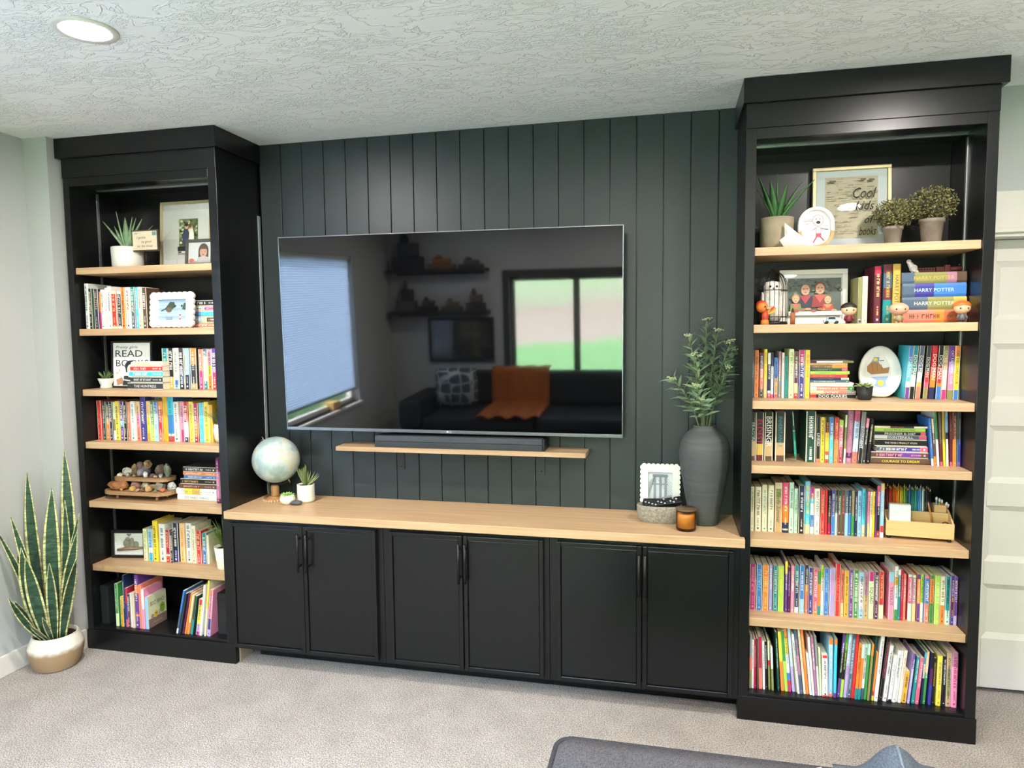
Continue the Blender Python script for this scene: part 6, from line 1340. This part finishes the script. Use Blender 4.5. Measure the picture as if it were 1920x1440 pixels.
m.add(vs, [(k*n+i, (k+1)*n+i, (k+1)*n+(i+1) % n, k*n+(i+1) % n) for k in (0, 1) for i in range(n)]+[(i, (i+1) % n, 3*n+(i+1) % n, 3*n+i) for i in range(n)]+[tuple(3*n+i for i in range(n))], None, True); m.build('egg_rim', mat('pearl_white', 'e2e0da', 0.35), t)
p = Print(0.0068); p.poly(inn_, 'dfe0dc')
p.poly([(-0.045, 0.10), (-0.03, 0.088), (0.03, 0.094), (0.034, 0.118), (0.012, 0.113), (-0.004, 0.135), (-0.03, 0.138), (-0.046, 0.12)], 'a5794c'); p.poly([(-0.03, 0.138), (-0.004, 0.135), (-0.002, 0.157), (-0.022, 0.156)], '7d98b8'); p.ell(-0.016, 0.147, 0.008, 0.006, 'd8c23a'); p.line([(-0.002, 0.142), (0.014, 0.143)], 0.003, '3a3a3e')
p.poly([(-0.032, 0.078), (0.03, 0.082), (0.02, 0.062), (0.024, 0.04), (0.0, 0.036), (-0.02, 0.044), (-0.012, 0.064)], '93a9cc'); p.ell(0.002, 0.055, 0.01, 0.011, 'e0c838')
for k in range(3): p.line([(-0.028+k*0.016, 0.13), (-0.024+k*0.016, 0.1)], 0.0012, '6d4c30')
p.build('drawing', MATTE, t)
t = thing('pen', 'teal ballpoint pen standing upright against the fantasy box set', 'pen', M=Matrix.Translation((1.2115, -0.205, 1.0064)) @ Matrix.Rotation(-0.065, 4, 'Y') @ Matrix.Rotation(-0.10, 4, 'X'))
MB().lathe([(0.0012, 0), (0.003, 0.012), (0.003, 0.014)], n=12).build('tip', STEEL, t); MB().lathe([(0.0042, 0.014), (0.0046, 0.03), (0.0046, 0.115)], n=14).build('lower_barrel', mat('teal_plastic', '2f8f78', 0.3), t); MB().lathe([(0.0048, 0.115), (0.0048, 0.125)], n=14).build('ring', STEEL, t); MB().lathe([(0.0046, 0.125), (0.004, 0.185)], n=14).build('upper_barrel', mat('dark_teal_plastic', '1d5a4c', 0.3), t); m = MB(); m.lathe([(0.002, 0.185), (0.0022, 0.197)], n=10); m.box(-0.001, 0.001, -0.0065, -0.005, 0.14, 0.19); m.build('clip', STEEL, t)
# desk organiser with pencils
ZO = 0.7184
BAM = wood('bamboo', 'dcb985', 'caa268', 0.5, 0, 0.08)
t = thing('desk_organiser', 'light bamboo desk organiser full of pencils, fifth shelf', 'organiser', (1.541, -0.205, ZO), R(-6))
MO = t.matrix_basis.copy()
for nm, q in (('front_panel', (0, 0.228, 0, 0.006, 0.012, 0.071)), ('inner_panel', (0.006, 0.222, 0.062, 0.068, 0.012, 0.098)), ('back_panel', (0, 0.228, 0.128, 0.134, 0.012, 0.12)), ('base_board', (0.006, 0.222, 0.006, 0.128, 0.012, 0.018))): box(nm, *q, BAM, t, 0.001)
for x in (0, 0.222): MB().prism([(0.006, 0.012), (0.128, 0.012), (0.128, 0.12), (0.062, 0.098), (0.006, 0.071)], x, x+0.006, axis='x').build('side_panel', BAM, t, 0.001)
for x in (0.012, 0.214):
    for y in (0.012, 0.12): MB().lathe([(0.007, 0), (0.008, 0.012)], (x, y, 0), 12).build('foot', BLACKM, t)
def inorg(x, y, z): return Matrix.Translation((1.541, -0.205, ZO)) @ Matrix.Rotation(R(-6), 4, 'Z') @ Matrix.Translation((x, y, z))
t = thing('white_card_box', 'plain white card box standing in the bamboo organiser', 'box', M=inorg(0.049, 0.024, 0.0185))
box('card_sleeve', -0.036, 0.036, -0.012, 0.012, 0, 0.112, mat('white_card', 'e3e6ea', 0.6, noise=0.01), t, 0.001); box('cards', -0.034, 0.034, -0.010, 0.010, 0.1122, 0.114, PAGES, t)
PC = '5a1c24 8a2a2e b5402e c9492c d35a2c dc6a2a e07a2c e8a032 e6b838 cfc63c 8fb03c 4d8a3e 2c5a66 3a78b8 22646a 2c8a84 35a08c 2c7a9a 3f86c6 5a9ad0 cfd8da 3c6a5a 3a3236 2a2426 1e1c1e'.split()
PN = 'dark maroon|deep red|brick red|scarlet|red orange|orange|bright orange|amber|golden yellow|lemon yellow|lime green|leaf green|dark teal|mid blue|deep sea green|turquoise|sea green|petrol blue|sky blue|light blue|white|bottle green|dark brown|charcoal|black'.split('|')
PW = mat('cedar', 'd0a878', 0.7)
for i, (c, nme) in enumerate(zip(PC, PN)):
    M = inorg(0.012+i*0.0064, 0.082+0.004*(i % 2), 0.0185) @ Matrix.Rotation(R(-4+0.8*((i*7) % 3)), 4, 'X')
    t = thing('coloured_pencil', '%s pencil, %s from the left in the bamboo organiser' % (nme, nth(i+1)), 'pencil', M=M, group='coloured pencils in the organiser'); hh = 0.168+0.006*((i*5) % 3)
    MB().lathe([(0.003, 0), (0.003, hh-0.014)], n=6).build('shaft', mat('pencil_'+c, c, 0.35), t); MB().lathe([(0.003, hh-0.014), (0.001, hh-0.004)], n=6).build('sharpened_wood', PW, t); MB().lathe([(0.001, hh-0.004), (0.0002, hh)], n=6).build('lead', mat('pencil_'+c, c, 0.35), t)
t = thing('pencil_cup', 'square pale wooden pencil cup at the organiser right end', 'cup', M=inorg(0.198, 0.098, 0.0185)); m = MB()
for q in ((-0.02, 0.02, -0.02, -0.018, 0, 0.105), (-0.02, 0.02, 0.018, 0.02, 0, 0.105), (-0.02, -0.018, -0.018, 0.018, 0, 0.105), (0.018, 0.02, -0.018, 0.018, 0, 0.105), (-0.018, 0.018, -0.018, 0.018, 0, 0.003)): m.box(*q)
m.build('cup_wall', BAM, t)
for i, (c, nme, dx, le, cap) in enumerate((('7db0c0', 'pale blue', -0.010, -2, 'e8e8e6'), ('8fae5a', 'green', -0.002, 1, 'e8e8e6'), ('c9623c', 'orange red', 0.006, 3, 'e8e8e6'), ('b98a4c', 'tan', 0.010, 14, 'dfe2e4'), ('b8508a', 'magenta', 0.008, 26, 'e9e6e2'))):
    t = thing('eraser_pencil', '%s pencil with a white end in the pale wooden cup' % nme, 'pencil', M=inorg(0.198+dx, 0.085+0.006*(i % 3), 0.023) @ Matrix.Rotation(R(le*0.45), 4, 'Y'), group='pencils in the wooden cup')
    MB().lathe([(0.0034, 0), (0.0034, 0.118-0.006*i)], n=8).build('shaft', mat('pencil_'+c, c, 0.4), t); MB().lathe([(0.0038, 0.118-0.006*i), (0.0044, 0.124-0.006*i), (0.003, 0.131-0.006*i)], n=10).build('white_end', mat('eraser_'+cap, cap, 0.6), t)
t = thing('amber_pencil', 'short amber pencil leaning in the organiser gap', 'pencil', M=inorg(0.176, 0.055, 0.02) @ Matrix.Rotation(R(-12), 4, 'Y')); MB().lathe([(0.0034, 0), (0.0034, 0.11)], n=6).build('shaft', mat('pencil_b9792c', 'b9792c', 0.4), t); MB().lathe([(0.0034, 0.11), (0.0004, 0.122)], n=6).build('sharpened_wood', PW, t)
t = thing('scissors', 'dark scissors lying in the front tray of the organiser', 'scissors', M=inorg(0.19, 0.034, 0.05) @ Matrix.Rotation(R(-14), 4, 'Y'))
for s_ in (-1, 1):
    m = MB(); m.prism([(-0.05, -0.002), (0.012, -0.005), (0.012, 0.005)], s_*0.001, s_*0.002+0.0006); m.build('blade', STEEL, t); m = MB(); m.tube([(0.018+0.010*math.cos(2*PI*k/14), s_*0.004, s_*0.006+0.008*math.sin(2*PI*k/14)) for k in range(14)], 0.002, 6, closed=True); m.build('handle', BLACKM, t)

# ================================================================== floor: snake plant, ottoman, denim
PX, PY = -2.045, -0.505
t = thing('snake_plant', 'variegated snake plant in a cream and tan ribbed pot', 'plant', (PX, PY, 0)); K = 0.9
P2 = bpy.data.materials.new('two_tone_stoneware'); P2.use_nodes = True; nt = P2.node_tree; b = nt.nodes['Principled BSDF']; b.inputs['Roughness'].default_value = 0.45
tc = nt.nodes.new('ShaderNodeTexCoord'); sx = nt.nodes.new('ShaderNodeSeparateXYZ'); nt.links.new(tc.outputs['Object'], sx.inputs[0])
nz = nt.nodes.new('ShaderNodeTexNoise'); nz.inputs['Scale'].default_value = 30; nt.links.new(tc.outputs['Object'], nz.inputs['Vector'])
ma = nt.nodes.new('ShaderNodeMath'); ma.operation = 'MULTIPLY_ADD'; ma.inputs[1].default_value = 0.03; nt.links.new(nz.outputs['Fac'], ma.inputs[0]); nt.links.new(sx.outputs['Z'], ma.inputs[2])
cr = nt.nodes.new('ShaderNodeValToRGB'); mr = nt.nodes.new('ShaderNodeMapRange'); mr.inputs['From Max'].default_value = 0.2; nt.links.new(ma.outputs[0], mr.inputs[0]); nt.links.new(mr.outputs[0], cr.inputs[0])
e = cr.color_ramp.elements; e[0].position = 0.50; e[0].color = (*lin('a28563'), 1); e[1].position = 0.62; e[1].color = (*lin('e4dccb'), 1)
nt.links.new(cr.outputs[0], b.inputs['Base Color'])
prof = [(0.0001, 0.0), (0.076, 0.0), (0.085, 0.004)]
for k in range(26):
    s = k/25; z = 0.006+0.168*s; r = 0.086+0.044*math.sin(PI*(0.10+0.62*s))**0.9-0.014*max(0, s-0.68)/0.32
    prof += [(r, z), (r-0.0022, z+0.0034)]
rt_ = prof[-2][0]; prof += [(rt_, 0.1795), (rt_-0.005, 0.182), (rt_-0.009, 0.178), (rt_-0.010, 0.16)]
prof = [(r*0.87, z*0.87) for r, z in prof]
MB().lathe(prof, n=64, cap=False).build('pot', P2, t); MB().lathe([(0.0001, 0.142), ((rt_-0.009)*0.87, 0.140)], n=30, cap=False).build('soil', SOIL, t)
SN = bpy.data.materials.new('snake_leaf'); SN.use_nodes = True; nt = SN.node_tree; b = nt.nodes['Principled BSDF']; b.inputs['Roughness'].default_value = 0.4
a_ = nt.nodes.new('ShaderNodeAttribute'); a_.attribute_name = 'Col'; tc = nt.nodes.new('ShaderNodeTexCoord'); mp = nt.nodes.new('ShaderNodeMapping'); mp.inputs['Scale'].default_value = (14, 14, 55); nt.links.new(tc.outputs['Object'], mp.inputs[0])
nz = nt.nodes.new('ShaderNodeTexNoise'); nz.inputs['Scale'].default_value = 1.5; nz.inputs['Detail'].default_value = 3; nz.inputs['Distortion'].default_value = 1.0; nt.links.new(mp.outputs[0], nz.inputs['Vector'])
mr = nt.nodes.new('ShaderNodeMapRange'); mr.inputs['From Min'].default_value = 0.38; mr.inputs['From Max'].default_value = 0.62; mr.inputs['To Min'].default_value = 0.55; mr.inputs['To Max'].default_value = 1.5; nt.links.new(nz.outputs['Fac'], mr.inputs[0])
vm = nt.nodes.new('ShaderNodeVectorMath'); vm.operation = 'SCALE'; nt.links.new(a_.outputs['Color'], vm.inputs[0]); nt.links.new(mr.outputs[0], vm.inputs['Scale']); nt.links.new(vm.outputs[0], b.inputs['Base Color'])
def snake_leaf(base, tip, w, bow, twist):
    b0 = Vector(base); t0 = Vector(tip); L = (t0-b0).length; n = 16; vs = []; m = MB()
    side0 = Vector((0.80, 0.60, 0)) if abs(twist) < 5 else Vector((1, 0, 0)); side0 = Matrix.Rotation(twist, 3, 'Z') @ Vector((0.78, 0.62, 0))
    for i in range(n+1):
        s = i/n; c = b0.lerp(t0, s)+Vector((bow[0], bow[1], 0))*math.sin(PI*s)*L
        ww = w*(0.42+0.58*min(1, s/0.38)**0.8 if s < 0.5 else (1-((s-0.5)/0.5)**2.2))
        if i == n: ww = w*0.02
        sd = Matrix.Rotation(twist*0.35*s, 3, 'Z') @ side0; d = (t0-b0).normalized(); nn = sd.cross(d).normalized()
        for u, dep in ((-0.5, 0.10), (-0.36, 0.05), (0, -0.02), (0.36, 0.05), (0.5, 0.10)): vs.append(c+sd*u*ww+nn*dep*ww*1.2)
    fs = []; 
    for i in range(n):
        for j in range(4):
            m.f.append((i*5+j, i*5+j+1, (i+1)*5+j+1, (i+1)*5+j)); m.c.append('c4c187' if j in (0, 3) else '2f4d3a'); m.sm.append(True)
    m.v = [tuple(v) for v in vs]
    o = m.build('leaf', SN, t); so = o.modifiers.new('solid', 'SOLIDIFY'); so.thickness = 0.0022
zb_ = 0.138
# tips in the room: measured leaves (x, y, z)
LV = [((-2.015, -0.43, 1.005), 0.058, (0.03, 0), 0.1), ((-2.155, -0.50, 0.905), 0.056, (-0.02, 0), -0.2), ((-2.000, -0.52, 0.845), 0.066, (0.0, -0.02), 0.0), ((-2.165, -0.66, 0.69), 0.030, (0.05, 0.0), 0.6), ((-2.125, -0.62, 0.735), 0.036, (0.03, 0), 0.3), ((-1.880, -0.50, 0.725), 0.034, (-0.03, 0), -0.4), ((-1.855, -0.54, 0.655), 0.05, (-0.02, 0), -0.1), ((-1.845, -0.56, 0.54), 0.05, (-0.02, 0.0), 0.5), ((-2.055, -0.64, 0.600), 0.054, (-0.02, -0.02), 0.0), ((-2.010, -0.66, 0.565), 0.056, (0.02, -0.03), 0.1), ((-2.085, -0.44, 0.74), 0.05, (0, 0), 0.1), ((-1.965, -0.49, 0.78), 0.045, (0.02, 0), -0.3), ((-2.07, -0.70, 0.395), 0.034, (0.0, -0.05), 0.7), ((-2.145, -0.58, 0.54), 0.04, (-0.03, 0), 0.2), ((-1.93, -0.62, 0.53), 0.045, (0, 0), -0.2), ((-2.10, -0.65, 0.36), 0.036, (0, 0), 0.2), ((-1.94, -0.66, 0.30), 0.022, (0, 0), 0.4), ((-1.99, -0.68, 0.27), 0.02, (0, 0), 0.0)]
for k, (tip, w, bow, tw) in enumerate(LV):
    tx, ty, tz = tip[0]-PX, tip[1]-PY, tip[2]; f = 0.42
    l_ = math.hypot(tx, ty); f = min(0.45, 0.052/max(l_, 0.01))
    snake_leaf((tx*f, ty*f, zb_), (tx, ty, tz), w, bow, tw)

t = thing('ottoman', 'flat topped dark grey upholstered ottoman with piped edges in the foreground', 'ottoman', (1.16, -1.78, 0))
GF = fabric('charcoal_tweed', '3c3c41', '68676c', 900)
def rbox(x0, x1, y0, y1, z0, z1, r, n=6):
    pts = []
    for cx, cy, a0 in ((x1-r, y1-r, 0), (x0+r, y1-r, 90), (x0+r, y0+r, 180), (x1-r, y0+r, 270)):
        for k in range(n+1): a = R(a0+90*k/n); pts.append((cx+r*math.cos(a), cy+r*math.sin(a)))
    return pts
OX, OY = 0.735, 0.555
top = rbox(-OX, OX, -OY, OY, 0, 0, 0.045)
m = MB(); n = len(top); vs = []
for k, z in ((1.0, 0.10), (1.0, 0.385), (0.985, 0.400), (0.9, 0.4055), (0.5, 0.409)): vs += [(x*k if k < 0.98 else (abs(x)-0.735*(1-k))*(1 if x > 0 else -1), y*k if k < 0.98 else (abs(y)-0.735*(1-k))*(1 if y > 0 else -1), z) for x, y in top]
m.add(vs, [(j*n+i, j*n+(i+1) % n, (j+1)*n+(i+1) % n, (j+1)*n+i) for j in range(4) for i in range(n)]+[tuple(4*n+i for i in range(n))], None, True); m.build('cushion', GF, t)
MB().tube([(x*0.998, y*0.998, 0.392) for x, y in top], 0.0075, 8, closed=True).build('piping', fabric('piping_cloth', '2e2e33', '4a4a50', 900), t)
for sx in (-1, 1):
    for sy in (-1, 1): MB().lathe([(0.02, 0), (0.028, 0.1)], (sx*0.6, sy*0.45, 0), 16).build('leg', BLACKM, t)
# denim garment dropped on the ottoman
DN = fabric('faded_denim', '3c4450', '6a727d', 1100)
m = MB(); nu, nv = 40, 30; vs = []
for j in range(nv+1):
    for i in range(nu+1):
        u = -1+2*i/nu; v = -1+2*j/nv
        x = 1.275+0.155*u+0.015*v; y = -1.395+0.165*v
        rid = math.exp(-((u+0.16)/0.40)**2)*0.088+math.exp(-((u-0.55)/0.30)**2)*0.040
        env = max(0.0, 1-abs(u)**4)*(1-max(0.0, abs(v)-0.55)**2*4.9)
        z = 0.410+env*(rid*(0.95+0.18*v)+0.012)+0.007*env*mnoise.noise(Vector((u*4, v*3, 2)))
        vs.append((x, y, max(z, 0.4105)))
m.add(vs, [(j*(nu+1)+i, j*(nu+1)+i+1, (j+1)*(nu+1)+i+1, (j+1)*(nu+1)+i) for j in range(nv) for i in range(nu)], None, True)
t = thing('denim_garment', 'faded blue denim garment crumpled on the grey ottoman', 'clothing', (0, 0, 0))
o = m.build('denim_cloth', DN, t); so = o.modifiers.new('solid', 'SOLIDIFY'); so.thickness = 0.003; so.offset = 1
seam = [Vector(vs[j*(nu+1)+17])+Vector((0, 0, 0.003)) for j in range(2, nv-1)]
MB().tube(seam, 0.004, 6).build('seam', fabric('denim_seam', '565f6b', '7d8692', 1100), t)
t = thing('paper_tag', 'tiny white paper tag lying on the grey ottoman', 'paper', (1.096, -1.262, 0.4098), R(25)); box('tag_sheet', -0.014, 0.014, -0.01, 0.01, 0.0, 0.0012, mat('white_paper', 'e4ddd4', 0.85), t)

# ================================================================== rest of the room, seen in the television's reflection
SF = fabric('sofa_cloth', '1f2225', '33373b', 700)
t = thing('sofa', 'long dark grey sofa against the far wall, seen in the screen', 'sofa', (0.15, -4.52, 0))
box('sofa_base', -1.95, 1.95, 0.05, 0.95, 0.06, 0.30, SF, t, 0.03)
for i in range(3): MB().box(-1.70+i*1.14, -1.70+1.12+i*1.14, 0.22, 0.98, 0.305, 0.43).build('seat_cushion', SF, t, 0.04, 3); MB().box(-1.70+i*1.14, -1.70+1.12+i*1.14, 0.06, 0.24, 0.435, 0.80).build('back_cushion', SF, t, 0.05, 3)
for sx in (-1, 1): MB().box(min(sx*1.95, sx*1.72), max(sx*1.95, sx*1.72), 0.05, 0.96, 0.30, 0.60).build('arm_rest', SF, t, 0.05, 3)
def pillow(label, x, y, z, w, m_, rz, tilt):
    m = MB(); n = 10; vs = []
    for sgn in (1, -1):
        for j in range(n+1):
            for i in range(n+1):
                u = -1+2*i/n; v = -1+2*j/n; th = 0.065*((1-u*u)*(1-v*v))**0.45; vs.append((u*w/2*(1-0.05*v*v), sgn*th, v*w/2*(1-0.05*u*u)))
    N = (n+1)**2
    for k in range(2):
        for j in range(n):
            for i in range(n):
                f = (k*N+j*(n+1)+i, k*N+j*(n+1)+i+1, k*N+(j+1)*(n+1)+i+1, k*N+(j+1)*(n+1)+i); m.f.append(f if k else f[::-1]); m.c.append(None); m.sm.append(True)
    m.v = vs; o = m.build('throw_pillow', m_); o.matrix_world = Matrix.Translation((x, y, z)) @ Matrix.Rotation(rz, 4, 'Z') @ Matrix.Rotation(tilt, 4, 'X'); tag(o, label, 'pillow')
TRL = bpy.data.materials.new('trellis_cloth'); TRL.use_nodes = True; nt = TRL.node_tree; b = nt.nodes['Principled BSDF']; b.inputs['Roughness'].default_value = 0.9
tc = nt.nodes.new('ShaderNodeTexCoord'); vo = nt.nodes.new('ShaderNodeTexVoronoi'); vo.feature = 'DISTANCE_TO_EDGE'; vo.inputs['Scale'].default_value = 9; vo.inputs['Randomness'].default_value = 0.25; nt.links.new(tc.outputs['Object'], vo.inputs['Vector'])
cr = nt.nodes.new('ShaderNodeValToRGB'); cr.color_ramp.elements[0].position = 0.05; cr.color_ramp.elements[0].color = (*lin('b9c2c4'), 1); cr.color_ramp.elements[1].position = 0.07; cr.color_ramp.elements[1].color = (*lin('47555c'), 1); nt.links.new(vo.outputs['Distance'], cr.inputs[0]); nt.links.new(cr.outputs[0], b.inputs['Base Color'])
pillow('grey trellis patterned throw pillow on the dark sofa', -1.30, -4.0, 0.668, 0.44, TRL, R(170), R(14))
m = MB(); nu, nv = 20, 24; vs = []
for j in range(nv+1):
    s = j/nv
    for i in range(nu+1):
        u = i/nu; x = -0.98+0.62*u; w_ = 0.012*math.sin(u*22)*(0.4+s)
        if s < 0.12: y, z = -4.45+0.16*s/0.12, 0.822
        elif s < 0.55: y, z = -4.275+0.03*(s-0.12)/0.43, 0.822-0.37*(s-0.12)/0.43
        else: y, z = -4.245+0.75*(s-0.55)/0.45, 0.448-0.002*s
        vs.append((x, y+w_*(1 if 0.12 < s < 0.55 else 0)+0.01, z+(w_+0.012 if not 0.12 < s < 0.55 else 0)))
m.add(vs, [(j*(nu+1)+i, j*(nu+1)+i+1, (j+1)*(nu+1)+i+1, (j+1)*(nu+1)+i) for j in range(nv) for i in range(nu)], None, True)
o = m.build('throw_blanket', fabric('rust_knit', '8a4a22', 'b86a34', 260, 0.95, 0.9)); so = o.modifiers.new('solid', 'SOLIDIFY'); so.thickness = 0.008; so.offset = 1; tag(o, 'rust orange knitted throw draped over the dark sofa', 'blanket')
DW = mat('dark_shelf_wood', '2b2522', 0.6)
for z, lab in ((1.90, 'upper dark floating shelf on the far wall'), (1.445, 'lower dark floating shelf on the far wall')):
    t = thing('floating_shelf', lab, 'shelf', (-1.60, YR+0.001, z), 0, 'far wall shelves'); box('shelf_board', -0.56, 0.56, 0, 0.2, -0.035, 0, DW, t, 0.002); box('cleat', -0.5, 0.5, 0, 0.02, -0.06, -0.0355, DW, t)
def model(label, x, z, w, h, c, c2, nm='model_toy'):
    t = thing(nm, label, 'toy', (x, YR+0.1, z), 0, 'toys on the far shelves'); m_ = mat('toy_'+c, c, 0.6, noise=0.2); n_ = mat('toy_'+c2, c2, 0.6, noise=0.2)
    box('toy_base', -w/2, w/2, -0.06, 0.06, 0, h*0.35, m_, t, 0.008); box('toy_body', -w*0.3, w*0.35, -0.045, 0.045, h*0.352, h*0.72, n_, t, 0.012); MB().lathe([(w*0.12, 0), (w*0.16, h*0.1), (w*0.05, h*0.28)], (-w*0.1, 0, h*0.722), 12).build('toy_top', m_, t)
model('tall dark model vehicle on the upper far shelf', -1.93, 1.90, 0.34, 0.40, '2a2c2e', '3a3d40'); model('orange brown model on the upper far shelf', -1.55, 1.90, 0.30, 0.15, '7d5a34', '9a6a38'); model('low dark model at the upper shelf end', -1.22, 1.90, 0.26, 0.12, '3a3d40', '55585a'); model('grey upright model on the lower far shelf', -1.96, 1.445, 0.2, 0.34, '4a4d50', '303335'); model('small black creature model on the lower far shelf', -1.72, 1.445, 0.2, 0.16, '26282a', '3d4042'); model('green brown model on the lower far shelf', -1.45, 1.445, 0.22, 0.14, '4d5440', '6a5a44'); model('dark model at the lower shelf end', -1.18, 1.445, 0.2, 0.24, '3a342e', '55483c')
t = frame('framed_print', 'dark framed collage of small pictures on the far wall', 'framed print', Matrix.Translation((-1.38, YR+0.026, 0.875)) @ Matrix.Rotation(PI, 4, 'Z'), 0.75, 0.49, 0.025, 0.024, BLF, '2f3030')
p = Print(0.0104)
for i in range(6):
    for j in range(4):
        x0 = -0.33+i*0.112; z0 = 0.045+j*0.103; p.rect(x0, x0+0.1, z0, z0+0.09, rr.choice(('6a6456', '8a8270', '4a4a48', '9a8c70', '565c5a', '7d6a50')))
p.build('collage', PRINT, t)
box_ = box('cardboard_block', XW-0.10, XW-0.02, -3.16, -3.02, 0.6004, 0.67, mat('yellow_wood', 'c9a45a', 0.6)); tag(box_, 'small yellow wooden block on the side window sill', 'block')
